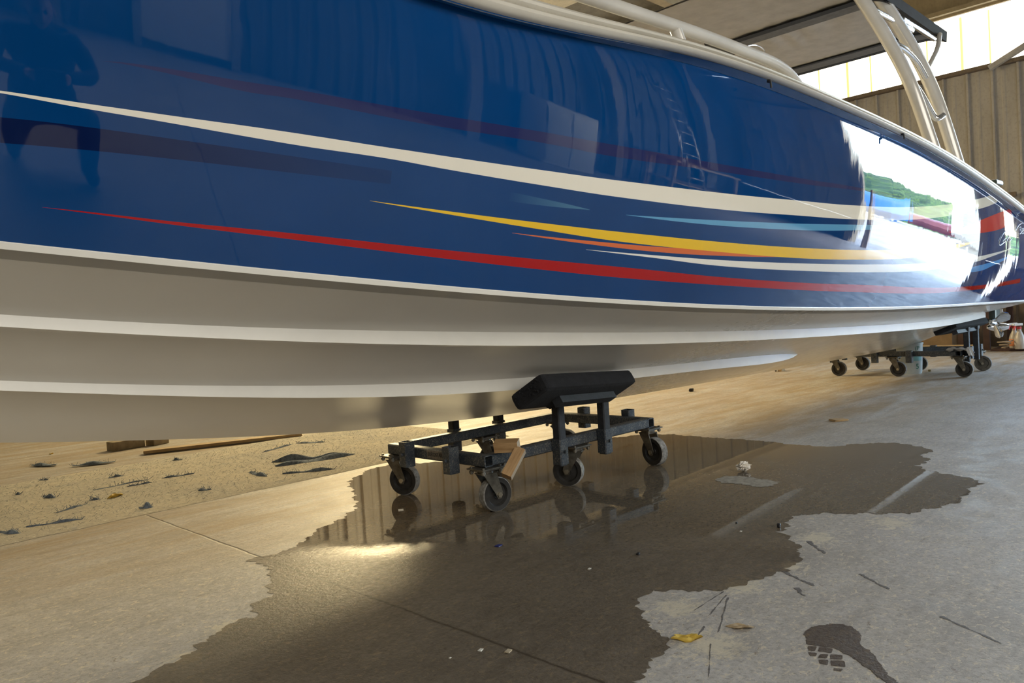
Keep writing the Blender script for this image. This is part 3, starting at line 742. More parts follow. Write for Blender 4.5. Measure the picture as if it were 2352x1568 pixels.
def pad_on(parent, P1, P2, k, w, t, posts, r, name='pad'):
    """carpeted bunk under the hull; P1-P2 outboard upper edge in world space"""
    inv = r.matrix_basis.inverted() if False else (Matrix.Translation(r.location)@Matrix.Rotation(r.rotation_euler.z, 4, 'Z')).inverted()
    P1, P2 = Vector(P1), Vector(P2); e = (P2-P1).normalized(); s = -1 if P1.y < 0 else 1
    i = Vector((0, -s, -k)); i -= e*i.dot(e); i.normalize(); n = e.cross(i).normalized()
    if n.z > 0: n = -n
    c = (P1+P2)/2+i*w/2+n*t/2; Rm = Matrix((e, i, n)).transposed()
    m = MB(); m.box(c, ((P2-P1).length, w, t), rot=Rm, bev=min(.022, t*.33))
    rnd = random.Random(5)
    for _ in range(90):   # tufts and folded carpet at the ends
        sg = rnd.choice((-1, 1)); p = c+e*sg*((P2-P1).length/2-.004)+i*rnd.uniform(-w/2+.02, w/2-.02)+n*rnd.uniform(-t/2+.01, t/2-.01)
        d = (e*sg+Vector((rnd.uniform(-.6, .6), rnd.uniform(-.6, .6), rnd.uniform(-.6, .6)))).normalized()*rnd.uniform(.006, .014)
        m.tube([p, p+d], .0035, 4)
    m.v = [tuple(inv@Vector(v)) for v in m.v]
    pd = m.build(name, M_pad, parent)
    m = MB(); bc = c+n*(t/2+.022)+i*-.00; m.box(bc+e*.02-n*.004, ((P2-P1).length*.60, .045, .032), rot=Rm)
    m.v = [tuple(inv@Vector(v)) for v in m.v]; m.build('pad_rail', M_steel, pd)
    for (x, y, z1, sd) in posts:
        top = Vector((x, y, z1)); W0 = (Matrix.Translation(r.location)@Matrix.Rotation(r.rotation_euler.z, 4, 'Z'))@top
        tt = (W0-bc).dot(e); tgt = bc+e*tt
        q = MB()
        for dx in (-.029, .029):
            pts = []
            for an in range(6):
                a = an*math.pi/3+.4; up = (tgt-W0)
                up -= e*up.dot(e); up.normalize(); sd2 = e.cross(up)
                cc = Vector((W0.x, W0.y-s*.028, W0.z+.012)); pts.append(cc+Vector((dx, math.cos(a)*.060, math.sin(a)*.060)))
            tk = Vector((.003, 0, 0)); n6 = len(pts); q.add([p+tk for p in pts]+[p-tk for p in pts], [tuple(range(n6)), tuple(range(n6, 2*n6))[::-1]]+[(j, n6+j, n6+(j+1) % n6, (j+1) % n6) for j in range(n6)])
        mid_ = Vector((W0.x, W0.y-s*.028, W0.z+.012)); e_ = Vector((1, 0, 0)); q.tube([mid_-e_*.040, mid_+e_*.040], .008, 8)
        for dx in (-.040, .034): q.lathe([(0, 0), (.012, 0), (.012, .007), (0, .007)], mid_+e_*dx, e_, 6)
        q.v = [tuple(inv@Vector(v)) for v in q.v]; q.build('pad_bracket', M_steel, pd)
A45 = R(-45)
hw = .703/2-.025+.052
pf = [(-.165, -hw, .445, -1), (.16, -hw, .455, -1), (-.165, hw, .45, 1), (.16, hw, .45, 1)]
d1 = make_dolly('boat_dolly', (0, 0, 0), R(-.8), 'blackened steel dolly standing in the puddle, with a black carpeted pad under the boat',
                [R(-8), R(-66), R(-98), R(-60), R(115), R(-60)], pf)
pad_on(d1, (-.53, -.61, .600), (.235, -.50, .545), .62, .185, .075, pf[:2], d1)
pad_on(d1, (-.45, .56, .575), (.30, .50, .545), .45, .2, .075, pf[2:], d1)
# manufacturer's plate on the near short bar
q = MB(); q.box((-1.222/2-.002, -.02-.0, .228), (.003, .115, .038)); lab = q.build('name_plate', basic('worn_label', (.24, .21, .17), .6, var=.3, scale=60, col2=(.10, .085, .07)), d1)
tc = bpy.data.curves.new('plate_text', 'FONT'); tc.body = 'EUROSTAR'; tc.size = .026; tc.extrude = .0004; tc.align_x = 'CENTER'; tc.align_y = 'CENTER'
to = bpy.data.objects.new('plate_text', tc); COL.objects.link(to)
dg = bpy.context.evaluated_depsgraph_get(); me = bpy.data.meshes.new_from_object(to.evaluated_get(dg)); bpy.data.objects.remove(to, do_unlink=True)
xs = [v.co.x for v in me.vertices]; sc = .104/(max(xs)-min(xs))
for v in me.vertices: c = v.co.copy(); v.co = Vector((-1.222/2-.004-c.z, -.02-c.x*sc, .228+c.y))
me.materials.append(M_steel); o = bpy.data.objects.new('plate_lettering', me); COL.objects.link(o); o.parent = lab
# aft dolly stands across the boat; its starboard short side carries the pad
hs = 1.222/2-.025+.052
pa = [(-hs, .25, .475, -1), (-hs, -.07, .49, -1), (hs, .25, .475, 1), (hs, -.07, .49, 1)]
# local x = across: rotate so that local -x points to starboard (-Y)
A2 = [R(-84)]*6
d2 = make_dolly('boat_dolly', (5.65, .036, 0), R(90.4), 'dark steel dolly standing crosswise under the stern in front of the bucket', A2, pa)
pad_on(d2, (4.80, -.67, .555), (5.95, -.645, .54), .42, .20, .065, [], d2)
pad_on(d2, (4.80, .67, .555), (5.95, .645, .54), .42, .20, .065, [], d2)
# steel arms from the aft posts to the pads
for sg in (-1, 1):
    for yy in (.25, -.07):
        q = MB(); q.box((sg*hs, yy, .47), (.06, .07, .08), bev=.01); q.build('pad_bracket', M_steel, d2)

# ------------------------------------------------------------------ puddles
def jag(poly, amp=.012, step=.03, seed=3):
    rnd = random.Random(seed); out = []; n = len(poly)
    for i in range(n):
        a, b = Vector(poly[i]), Vector(poly[(i+1) % n]); L = (b-a).length; k = max(1, int(L/step)); nn = Vector((-(b-a).y, (b-a).x)).normalized() if L > 0 else Vector((0, 0))
        for j in range(k):
            w_ = .9*math.sin(j*step*38+i*2.1)+.5*math.sin(j*step*95+i)+rnd.uniform(-.55, .55); out.append(a.lerp(b, j/k)+nn*w_*amp*(1 if j else .3))
    return out
def flat_patch(name, px, mat, z=.0012, amp=.012, step=.03, th=.001, world=None, seed=3):
    poly = [Vector((onz(x, y)[0], onz(x, y)[1])) for x, y in px] if world is None else [Vector(p) for p in world]
    poly = jag(poly, amp, step, seed)
    bm = bmesh.new(); vs = [bm.verts.new((p.x, p.y, z)) for p in poly]
    es = [bm.edges.new((vs[i], vs[(i+1) % len(vs)])) for i in range(len(vs))]
    bmesh.ops.triangle_fill(bm, use_beauty=True, use_dissolve=False, edges=es)
    for f in bm.faces:
        if f.normal.z < 0: f.normal_flip()
    me = bpy.data.meshes.new(name); bm.to_mesh(me); bm.free(); me.materials.append(mat)
    o = bpy.data.objects.new(name, me); COL.objects.link(o); return o
wet = [(-100, 1840), (180, 1640), (302, 1568), (344, 1546), (402, 1523), (459, 1475), (509, 1448), (547, 1424), (582, 1420), (585, 1399), (578, 1387), (612, 1372), (628, 1364), (625, 1352), (605, 1346), (624, 1330), (624, 1314), (601, 1300), (574, 1284), (600, 1280), (660, 1262), (700, 1245), (727, 1215), (785, 1192), (820, 1165), (812, 1130), (800, 1105), (850, 1078), (890, 1068), (960, 1064), (1050, 1058), (1150, 1052), (1230, 1040), (1300, 1020), (1408, 1005), (1470, 999), (1535, 997), (1650, 1006), (1747, 1012), (1830, 1022), (1904, 1026), (1971, 1019), (2040, 1017), (2082, 1020), (2120, 1026), (2141, 1036), (2114, 1042), (2136, 1058), (2100, 1069), (2135, 1081), (2190, 1090), (2217, 1096), (2261, 1110), (2230, 1121), (2208, 1148), (2163, 1165), (2078, 1179), (1971, 1178), (1837, 1181), (1814, 1197), (1792, 1224), (1837, 1250), (1840, 1265), (1837, 1280), (1814, 1309), (1747, 1331), (1685, 1347), (1613, 1358), (1515, 1358), (1448, 1376), (1470, 1402), (1497, 1429), (1506, 1452), (1541, 1487), (1506, 1519), (1452, 1566), (1500, 1640), (1300, 1840)]
pud = flat_patch('puddle', wet, M_wet, .0012, .012, .009)
tag(pud, 'large dark puddle spread over the concrete around the front dolly', 'puddle')
sp = flat_patch('wet_stain', [(1846, 1458), (1862, 1443), (1880, 1436), (1905, 1432), (1935, 1434), (1960, 1440), (1972, 1450), (1974, 1463), (1976, 1478), (1996, 1492), (2012, 1512), (2040, 1545), (2075, 1580), (2060, 1585), (2015, 1556), (1985, 1530), (1960, 1508), (1935, 1500), (1915, 1488), (1880, 1482), (1852, 1478)], M_spot, .001, .0035, .004, seed=8)
tag(sp, 'round wet patch with a trailing tail at the bottom right of the floor', 'stain')
treads = [[(1856, 1484), (1875, 1485), (1872, 1495), (1858, 1494)], [(1882, 1486), (1912, 1490), (1910, 1500), (1880, 1496)], [(1856, 1498), (1876, 1500), (1874, 1507), (1862, 1506)], [(1884, 1503), (1901, 1503), (1898, 1512), (1880, 1511)], [(1908, 1503), (1934, 1505), (1934, 1515), (1908, 1514)], [(1880, 1515), (1901, 1516), (1901, 1527), (1884, 1524)], [(1908, 1517), (1938, 1518), (1942, 1532), (1910, 1529)], [(1915, 1535), (1935, 1536), (1932, 1542), (1916, 1540)]]
tv, tf = [], []
for q_ in treads:
    poly = jag([Vector(onz(x, y)[:2]) for x, y in q_], .0012, .004, len(tv)); n = len(tv); tv += [(p.x, p.y, .001) for p in poly]; tf.append(tuple(range(n, len(tv))))
tp = mkobj('wet_tread_print', tv, tf, M_spot); tag(tp, 'wet block-pattern shoe tread print beside the round patch', 'print')
# dark scuffs on the dry floor
M_scuff = basic('grey_scuff', (.16, .15, .14), .6, var=.2, scale=60, col2=(.11, .10, .095))
SC = [((1854, 1243), (1896, 1271), 12, 'short dark scuff nearest the right edge of the puddle'), ((1796, 1312), (1870, 1345), 12, 'long dark smear leaving the puddle edge'), ((1973, 1318), (2042, 1353), 9, 'grey scuff mark farther right on the dry concrete'),
      ((2160, 1415), (2300, 1478), 9, 'faint long drag mark near the right edge of the floor'), ((1668, 1366), (1630, 1412), 4, 'thin splash line slanting left, first of the fan'), ((1672, 1372), (1650, 1452), 4, 'thin splash line in the middle of the fan'), ((1662, 1358), (1594, 1402), 4, 'flattest splash line of the fan'), ((1616, 1438), (1604, 1462), 6, 'short dark dash beside the yellow leaf'), ((1632, 1478), (1628, 1555), 3, 'thin vertical drip line under the fan'), ((1824, 1350), (1850, 1368), 14, 'small dark smudge under the long smear')]
for i, (a, b, wpx, lb) in enumerate(SC):
    A, B = Vector(onz(*a)[:2]), Vector(onz(*b)[:2]); wd_ = wpx*(CO[2]/(ray(*a)[2]*-1))/FPX; n = Vector((-(B-A).y, (B-A).x)).normalized()*wd_*.6
    o = flat_patch('scuff_mark', None, M_scuff, .0008, wd_*.3, .005, world=[A-n*.3, A+n*.6, A.lerp(B, .4)+n, B+n*.2, B-n*.3, A.lerp(B, .5)-n*.8], seed=20+i); tag(o, lb, 'mark')
# ------------------------------------------------------------------ worn carpet runner behind the dolly
def rugmat():
    t = NT('worn_felt'); v = t.coord(); a = t.noise(v, 1.6, 6, .7); b = t.noise(t.mapping(v, (1, 2.2, 1)), 38, 6, .8, 1.); c_ = t.noise(v, 7, 5, .7)
    c = t.ramp(a, [(.35, (.46, .43, .36)), (.6, (.64, .57, .43))]); c = t.mix(t.ramp(b, [(.52, (0,)*3), (.6, (.9,)*3)]), c, (.80, .75, .62))
    c = t.mix(t.ramp(b, [(.36, (.6,)*3), (.44, (0,)*3)]), c, (.22, .24, .26)); c = t.mix(t.ramp(c_, [(.30, (.5,)*3), (.40, (0,)*3)]), c, (.26, .30, .34))
    t.set(col=c, rough=.95); t.bump(t.math('ADD', b, c_), .9, .008); return t.m
M_rug = rugmat()
M_felt = basic('blue_grey_felt', (.24, .29, .36), .95, var=.3, scale=50, bump=.8, bscale=200, col2=(.09, .12, .16))
rug = MB(); rnd = random.Random(4)
gx = np.linspace(-8.5, .95, 70); rows_y = [1.10, 1.13, 1.3, 1.6, 1.9, 2.2, 2.5, 2.72, 2.75]
vs = []
for x in gx:
    e0 = rnd.uniform(-.008, .008); e1 = rnd.uniform(-.01, .01)
    for j, y in enumerate(rows_y): vs.append((x, y+(e0 if j < 2 else 0)+(e1 if j > 6 else 0), .001 if j in (0, 8) else .008+rnd.uniform(-.001, .0015)))
n = len(rows_y); rug.add(vs, [(i*n+j, (i+1)*n+j, (i+1)*n+j+1, i*n+j+1) for i in range(len(gx)-1) for j in range(n-1)], True)
runner = tag(rug.build('carpet_runner', M_rug), 'long worn felt carpet strip glued to the floor beyond the keel', 'carpet')
def scrap(px0, px1, wpx, h, label, name='felt_scrap', mat=None, seed=0, group=None, zbase=.008):
    """a torn, curled flap of felt lying along px0-px1"""
    rnd = random.Random(seed); A, B = Vector(onz(*px0, zbase)), Vector(onz(*px1, zbase)); D = (B-A); Ln = D.length; t = D.normalized(); nrm = Vector((-t.y, t.x, 0))
    wd_ = wpx*(CO[2]/(ray(*px0)[2]*-1))/FPX*3.0; N = 14; K = 6; vs = []
    ph = rnd.uniform(0, 6)
    for i in range(N+1):
        f = i/N; env = math.sin(math.pi*min(1, f*.93+.04))**.7
        for k in range(K+1):
            g = k/K-.5
            z = zbase+.001+h*env*(math.cos(g*math.pi)*(.6+.4*math.sin(f*9+ph)))
            vs.append(A+t*(Ln*f+rnd.uniform(-.004, .004))+nrm*(g*wd_*env+rnd.uniform(-.003, .003))+Vector((0, 0, z-zbase)))
    m = MB(); top = [(i*(K+1)+k, (i+1)*(K+1)+k, (i+1)*(K+1)+k+1, i*(K+1)+k+1) for i in range(N) for k in range(K)]
    m.add(vs, top, True); m.add([v-Vector((0, 0, .002)) for v in vs], top, True)
    for _ in range(int(10+Ln*40)):   # frayed fibres
        f = rnd.random(); p = A+t*Ln*f+nrm*rnd.uniform(-.5, .5)*wd_+Vector((0, 0, .002)); d = Vector((rnd.uniform(-1, 1), rnd.uniform(-1, 1), rnd.uniform(.3, 1.6))).normalized()*rnd.uniform(.01, .028)
        q = p+d*.6+Vector((rnd.uniform(-.004, .004), 0, 0)); m.tube([p, q, p+d], .0011, 3, caps=False)
    return tag(m.build(name, mat or M_felt), label, 'carpet scrap', group)
SCR = [((634, 1071), (815, 1043), 10, .035, 'large folded blue-grey felt flap torn up near the dolly'), ((625, 1062), (790, 1046), 7, .05, 'second fold of torn felt lying behind the large flap'), ((575, 1085), (612, 1094), 6, .02, 'small torn felt tuft left of the large flap'),
       ((650, 1088), (775, 1077), 4, .02, 'frayed felt line in front of the large flap'), ((165, 1070), (265, 1060), 7, .02, 'torn felt piece left of centre on the carpet strip'), ((72, 1068), (130, 1068), 6, .018, 'torn felt piece farthest left on the carpet strip'),
       ((0, 1222), (45, 1225), 7, .018, 'dark frayed felt at the left edge of the picture'), ((60, 1211), (190, 1192), 3, .014, 'long dark tear near the carpet edge at far left'), ((128, 1178), (200, 1157), 3, .01, 'narrow dark tear above the long one'), ((205, 1149), (232, 1146), 4, .012, 'small dark felt tuft right of the narrow tear'),
       ((320, 1168), (352, 1164), 6, .03, 'dark felt tuft sitting at the carpet edge by the floor joint'), ((248, 1098), (285, 1092), 4, .014, 'dark felt tuft in the middle of the carpet strip'), ((215, 1126), (345, 1100), 3, .008, 'long thin tear slanting across the carpet strip'), ((292, 1118), (348, 1108), 3, .012, 'frayed tear just below the thin slanting one'),
       ((372, 1099), (445, 1088), 4, .014, 'frayed dark streak right of the thin slanting tear'), ((100, 1140), (126, 1143), 5, .02, 'pale-topped felt scrap on the left part of the strip'), ((36, 1136), (48, 1135), 4, .014, 'tiny dark tuft on the left part of the strip'), ((90, 1103), (112, 1102), 3, .012, 'tiny dark tuft above the pale-topped scrap'),
       ((395, 1057), (418, 1056), 3, .018, 'small upright felt tuft near the long board'), ((455, 1126), (485, 1124), 4, .012, 'small felt tuft near the carpet edge left of the puddle'), ((603, 1039), (672, 1020), 3, .012, 'thin torn streak above the large flap'), ((680, 1018), (745, 1015), 5, .012, 'fluffy torn felt just under the keel'), ((360, 1012), (640, 1020), 1, .003, 'thin raised seam of felt under the keel')]
for i, (a, b, w_, h, lb) in enumerate(SCR[:-1]): scrap(a, b, w_, h, lb, seed=i+1)
# stray fibres over the strip: nobody could count them
m = MB(); rnd = random.Random(11)
for _ in range(5200):
    x = rnd.uniform(-2.6, .93); y = 1.12+1.55*rnd.random(); a = rnd.uniform(0, 6.28); l = rnd.uniform(.004, .016)
    p = Vector((x, y, .008)); d = Vector((math.cos(a)*l, math.sin(a)*l, rnd.uniform(.1, .9)*l)); m.tube([p, p+d*.6+Vector((0, 0, .001)), p+d], .0006, 3, caps=False)
m.build('loose_fibre', basic('fibre', (.50, .50, .46), .9, var=.4, scale=3, col2=(.16, .18, .21)), runner)['kind'] = 'stuff'
# board edge lying beyond, blocks under
M_wood = basic('dusty_wood', (.36, .29, .18), .75, var=.25, scale=14, bump=.3, col2=(.20, .15, .09))
M_plank = basic('raw_plank', (.55, .40, .22), .7, var=.2, scale=10, col2=(.38, .26, .13))
A, B = Vector(onz(350, 1042)), Vector(onz(680, 1004)); c = (A+B)/2; ang = math.atan2((B-A).y, (B-A).x)
m = MB(); m.box((c.x+.0, c.y+.02, .020), ((B-A).length+.1, .09, .02), rot=ang, bev=.002); tag(m.build('wooden_board', M_plank), 'long thin pale board lying flat under the boat', 'board')
def block(px, size, rz, label, mat, name='wood_block', z0=0, cat='block', **kw):
    P = onz(*px); o = empty(name, (P[0], P[1], z0), rz); m = MB(); m.box((0, 0, size[2]/2), size, bev=kw.get('bev', .006)); bpy.data.objects.remove(o, do_unlink=True)
    ob = m.build(name, mat); ob.location = (P[0], P[1], z0); ob.rotation_euler.z = rz; return tag(ob, label, cat)
block((290, 1030), (.24, .12, .07), .1, 'dusty timber block standing on the floor under the bow, left of a smaller one', M_wood)
block((362, 1020), (.14, .10, .06), .3, 'smaller timber block right behind the larger dusty one under the bow', M_wood)
# yellow scrap on the strip
M_leaf = basic('yellow_leaf', (.72, .50, .08), .6, var=.15, scale=40, col2=(.50, .33, .05))
def crumple(name, P, sx, sy, h, mat, label, cat, rz=0, seed=1, lobes=5):
    rnd = random.Random(seed); m = MB(); N, K = 18, 7; vs = []
    for i in range(N):
        a = 2*math.pi*i/N; rr_ = 1+.18*math.sin(a*lobes+seed)+rnd.uniform(-.08, .08)
        for k in range(K): f = k/(K-1); vs.append((sx*f*rr_*math.cos(a), sy*f*rr_*math.sin(a), .003+h*(.35+.65*math.sin(f*5+a*2+seed))*(.4+.6*f)*(rnd.uniform(.6, 1))))
    f = [(i*K+k, i*K+k+1, ((i+1) % N)*K+k+1, ((i+1) % N)*K+k) for i in range(N) for k in range(K-1)]
    m.add(vs, f, True); m.add([(x, y, z-.0015) for x, y, z in vs], f, True); o = m.build(name, mat); o.location = tuple(P); o.rotation_euler.z = rz
    return tag(o, label, cat)
P = onz(1578, 1466); crumple('fallen_leaf', P, .036, .021, .006, M_leaf, 'yellow leaf lying on the dry concrete in the foreground', 'leaf', rz=R(-50), seed=3)
P = onz(1702, 1441); crumple('fallen_leaf', P, .032, .014, .004, basic('pale_leaf', (.52, .40, .24), .8, var=.2, scale=40), 'flattened tan leaf farther right than the yellow one', 'leaf', rz=R(-60), seed=5)
P = onz(266, 1140, .01); crumple('yellow_scrap', P, .045, .016, .016, M_leaf, 'yellow scrap of paper caught on the felt strip', 'scrap', rz=R(20), seed=6)
P = onz(118, 1043); crumple('yellow_scrap', P, .014, .01, .01, M_leaf, 'tiny yellow fleck beyond the felt strip at far left', 'scrap', rz=R(20), seed=9)
P = onz(1708, 1083); M_tis = basic('white_tissue', (.85, .80, .72), .9, var=.05, scale=20)
o = MB(); rnd = random.Random(2)
bm = bmesh.new(); bmesh.ops.create_icosphere(bm, subdivisions=4, radius=1)
for v in bm.verts:
    c = v.co; k = .72+.28*math.sin(7*c.x+3*c.y)*math.cos(6*c.z-2*c.x)+.14*math.sin(17*c.y+9*c.z)+rnd.uniform(-.05, .05); v.co = Vector((c.x*.042*k, c.y*.036*k, .026+c.z*.026*k))
me = bpy.data.meshes.new('tissue'); bm.to_mesh(me); bm.free(); me.materials.append(M_tis); o = bpy.data.objects.new('crumpled_tissue', me); COL.objects.link(o); o.location = (P[0], P[1], .001)
tag(o, 'crumpled white tissue ball lying in the puddle', 'tissue')
# pale residue patch in front of the tissue
pp = flat_patch('residue_patch', [(1642, 1103), (1665, 1094), (1700, 1093), (1740, 1100), (1790, 1107), (1780, 1117), (1745, 1119), (1700, 1112), (1655, 1110)], basic('pale_residue', (.42, .38, .31), .6, var=.25, scale=40, col2=(.20, .18, .14)), .0022, .008, .006, seed=4)
tag(pp, 'pale dry island in the puddle in front of the tissue', 'patch')
# small bits
M_bit = basic('black_bit', (.012, .012, .014), .5); M_chip = basic('white_chip', (.8, .78, .7), .7)
def bit(px, s, mat, label, name='debris_bit', h=None, rz=.3):
    P = onz(*px); m = MB(); rnd = random.Random(int(px[0])); hh = h or s*.6
    m.box((0, 0, hh/2), (s, s*.7, hh), bev=hh*.25); m.v = [(x*(1+rnd.uniform(-.2, .2)), y*(1+rnd.uniform(-.2, .2)), z) for x, y, z in m.v]
    o = m.build(name, mat); o.location = (P[0], P[1], .0012); o.rotation_euler.z = rz; return tag(o, label, 'debris')
bit((1588, 899), .05, M_bit, 'black lump on the sunny floor beyond the front dolly', h=.03)
bit((1789, 1212), .016, M_bit, 'small black bit at the inner edge of the puddle', h=.016)
bit((1466, 1274), .014, M_bit, 'dark red bit lying in the damp middle of the floor', h=.006)
bit((1692, 1202), .010, M_bit, 'tiny dark fleck in the damp floor left of the black bit', h=.004)
bit((1702, 1221), .010, M_chip, 'white chip near the middle of the damp floor', 'paint_chip', h=.002)
bit((1354, 1307), .012, M_chip, 'white chip left of centre on the damp floor', 'paint_chip', h=.002)
bit((921, 1172), .030, M_chip, 'white paper flake in the puddle before the left wheel', 'paint_chip', h=.002, rz=1)
bit((1104, 1494), .014, M_chip, 'pale flake on the damp foreground near the floor joint', 'paint_chip', h=.002)
bit((1168, 1497), .018, basic('tan_chip', (.55, .47, .33), .8), 'tan flake right beside the floor joint in the foreground', 'paint_chip', h=.003)
bit((1034, 1512), .006, M_chip, 'tiny pale fleck in the damp foreground', 'paint_chip', h=.002)
bit((1145, 1254), .026, basic('blue_splinter', (.02, .03, .18), .4), 'small blue splinter in the puddle before the front wheel', 'blue_splinter', h=.003, rz=.2)
bit((1927, 966), .10, M_plank, 'small tan wood chip on the bluish floor behind the puddle', 'wood_chip', h=.012, rz=-.6)
bit((2135, 853), .035, basic('brass_cap', (.30, .24, .10), .4, .6), 'small brassy cap on the floor near the aft dolly', 'bottle_cap', h=.02)
P = onz(1795, 852); m = MB(); m.box((0, 0, .03), (.09, .05, .06), bev=.004); o = m.build('wood_offcut', M_plank); o.location = (P[0], P[1], 0); tag(o, 'small upright yellow wood offcut just under the keel', 'wood')
bit((1782, 853), .03, M_bit, 'black lump beside the yellow wood offcut', h=.03)
# two plywood pieces leaning on the corner of the front dolly
def ply_piece(c, size, Rm, label, em=None, ax=0):
    m = MB(); q = MB(); q.box((0, 0, 0), size, bev=.001)
    hx, hy, hz = [s/2 for s in size]
    o = q.build('plywood_piece', [M_ply, em or M_plye])
    for p in o.data.polygons:
        if abs(p.normal[ax]) > .5: p.material_index = 1
    o.matrix_world = Matrix.Translation(c)@Rm.to_4x4(); return tag(o, label, 'wood')
def frame_from(x_, z_):
    x_ = Vector(x_).normalized(); z_ = Vector(z_); z_ -= x_*z_.dot(x_); z_.normalize(); return Matrix((x_, z_.cross(x_), z_)).transposed()
bq = lambda x, y, b: Vector(onb(x, y, b))
PL = {}
B1 = .42
a0, a1_ = bq(1133, 1024, B1), bq(1190, 1026, B1)
up = Vector((.05, -.05, 1))
xdir = (bq(1192, 1025, B1)-bq(1133, 1018, B1))
c1_ = bq(1164, 1023, .40)
ply_piece(c1_, (.105, .050, .045), frame_from((.52, -.85, .02), (-.15, -.2, 1)), 'short plywood offcut lying on the near corner of the front dolly')
bpy.data.objects['plywood_piece'].name = 'plywood_piece'
top, bot = bq(1194, 1036, .455), bq(1166, 1090, .455)
c2_ = (top+bot)/2; ax_ = (top-bot)
ply_piece(c2_, (ax_.length+.02, .045, .040), frame_from(ax_, (-.88, -.46, .1)), 'longer plywood strip leaning down from the front dolly to its caster', M_plyz, 1)

# ------------------------------------------------------------------ things under the stern
M_bkt = basic('milky_plastic', (.55, .60, .60), .35, var=.06, scale=8)
P = onz(2091, 857); bk = empty('bucket', (P[0], P[1], 0), 0, 'milky plastic bucket with green print standing behind the aft dolly wheels', 'bucket')
m = MB(); m.lathe([(.0, .0), (.105, 0), (.110, .02), (.125, .30), (.131, .30), (.131, .315), (.123, .315), (.108, .012), (0, .012)], (0, 0, 0), seg=40); m.build('shell', M_bkt, bk)
m = MB(); m.lathe([(.0, .008), (.1075, .012), (.112, .10), (0, .10)], (0, 0, 0.002), seg=40); m.build('contents', basic('grey_liquid', (.32, .33, .28), .4), bk)
M_grn = basic('green_print', (.02, .22, .16), .5); M_cyn = basic('cyan_print', (.25, .55, .58), .5)
def wrap_text(body, size, z, ang0, mat, name, rad=lambda z: .1105+z*.05):
    tc = bpy.data.curves.new(name, 'FONT'); tc.body = body; tc.size = size; tc.extrude = .0006; tc.align_x = 'CENTER'; tc.align_y = 'CENTER'
    to = bpy.data.objects.new(name, tc); COL.objects.link(to); dg = bpy.context.evaluated_depsgraph_get(); me = bpy.data.meshes.new_from_object(to.evaluated_get(dg)); bpy.data.objects.remove(to, do_unlink=True)
    for v in me.vertices:
        zz = z+v.co.y; r_ = rad(zz)+.0012+v.co.z; a = ang0+v.co.x/r_; v.co = Vector((math.cos(a)*r_, math.sin(a)*r_, zz))
    me.materials.append(mat); o = bpy.data.objects.new(name, me); COL.objects.link(o); o.parent = bk; return o
angc = math.atan2(CO[1]-P[1], CO[0]-P[0])
wrap_text('5', .075, .075, angc+.62, M_grn, 'printed_five'); wrap_text('(P', .06, .26, angc+.62, M_grn, 'printed_letters')
m = MB(); vs = []; fs = []
for i in range(9):
    a = angc+.30+i*.09
    for z in (.135, .215): r_ = .1125+z*.05; vs.append((math.cos(a)*r_, math.sin(a)*r_, z))
m.add(vs, [(2*i, 2*i+2, 2*i+3, 2*i+1) for i in range(8)], True); m.build('printed_band', M_cyn, bk)
# white rag over the corner of the aft dolly
c = Vector((5.33, -.60, .25)); m = MB(); N = 22; vs = []; rnd = random.Random(3)
for i in range(N+1):
    for j in range(N+1):
        s_, t_ = i/N-.5, j/N-.5; x = c.x+s_*.16; y = c.y+t_*.22+.03
        over = max(0, -(y-(-.58)))/.06; z = .256+.016*math.sin(s_*14+1)*math.cos(t_*9)+.012
        if y < -.64: z -= (-.64-y)*1.5+.01*math.sin(s_*31); y = -.64-(-.64-y)*.5-.008*math.sin(s_*26)
        vs.append((x, y, z))
fs = [(i*(N+1)+j, (i+1)*(N+1)+j, (i+1)*(N+1)+j+1, i*(N+1)+j+1) for i in range(N) for j in range(N)]
m.add(vs, fs, True); m.add([(x, y, z-.004) for x, y, z in vs], fs, True)
tag(m.build('rag', basic('grey_white_cloth', (.50, .48, .45), .95, var=.15, scale=30, bump=.6, bscale=150)), 'pale rag draped over the near corner of the aft dolly', 'rag')
# drive units behind the transom (part of the boat)
C_ = Vector(onu(2281, 741, 6.45)); q = MB()
ax = Vector((1, 0, -.10)).normalized(); q.lathe([(0, -.10), (.02, -.09), (.034, -.05), (.038, .04), (.034, .08), (0, .085)], C_, ax, 28)
def blade(q, c, ax, ang, L=.13, w0=.05, w1=.075):
    ax = Vector(ax).normalized(); u = Vector((0, 0, 1)); u = (u-ax*u.dot(ax)).normalized(); v = ax.cross(u); rad = u*math.cos(ang)+v*math.sin(ang); tan = ax.cross(rad)
    vs = []; N, K = 8, 5
    for i in range(N+1):
        f = i/N; r_ = .04+L*f; wd_ = lerp(w0, w1, math.sin(f*2.3)) * (1 if f < .8 else 1-(f-.8)*3.2); tw = .9-.45*f
        for k in range(K+1):
            g = k/K-.5; d = tan*math.cos(tw)+ax*math.sin(tw); vs.append(c+rad*r_+d*g*wd_*1.5+ax*(.02*(g*g*4)))
    f_ = [(i*(K+1)+k, (i+1)*(K+1)+k, (i+1)*(K+1)+k+1, i*(K+1)+k+1) for i in range(N) for k in range(K)]
    q.add(vs, f_, True); q.add([p+ax*.006 for p in vs], f_, True)
prop = q.build('propeller_hub', M_stain, boat)
for i, a in enumerate((R(180-25), R(60), R(-75))):
    q = MB(); blade(q, C_-ax*.02, ax, a); q.build('propeller_blade', M_stain, prop)
q = MB(); c = Vector(onu(2284, 720, 6.6)); q.box(c+Vector((0, 0, .15)), (.20, .07, .55), bev=.03); q.box(Vector((6.35, c.y, .95)), (.75, .16, .3), bev=.04); q.box(Vector((6.6, c.y, 1.35)), (.5, .36, .7), bev=.09); q.build('drive_leg', M_cast, boat)
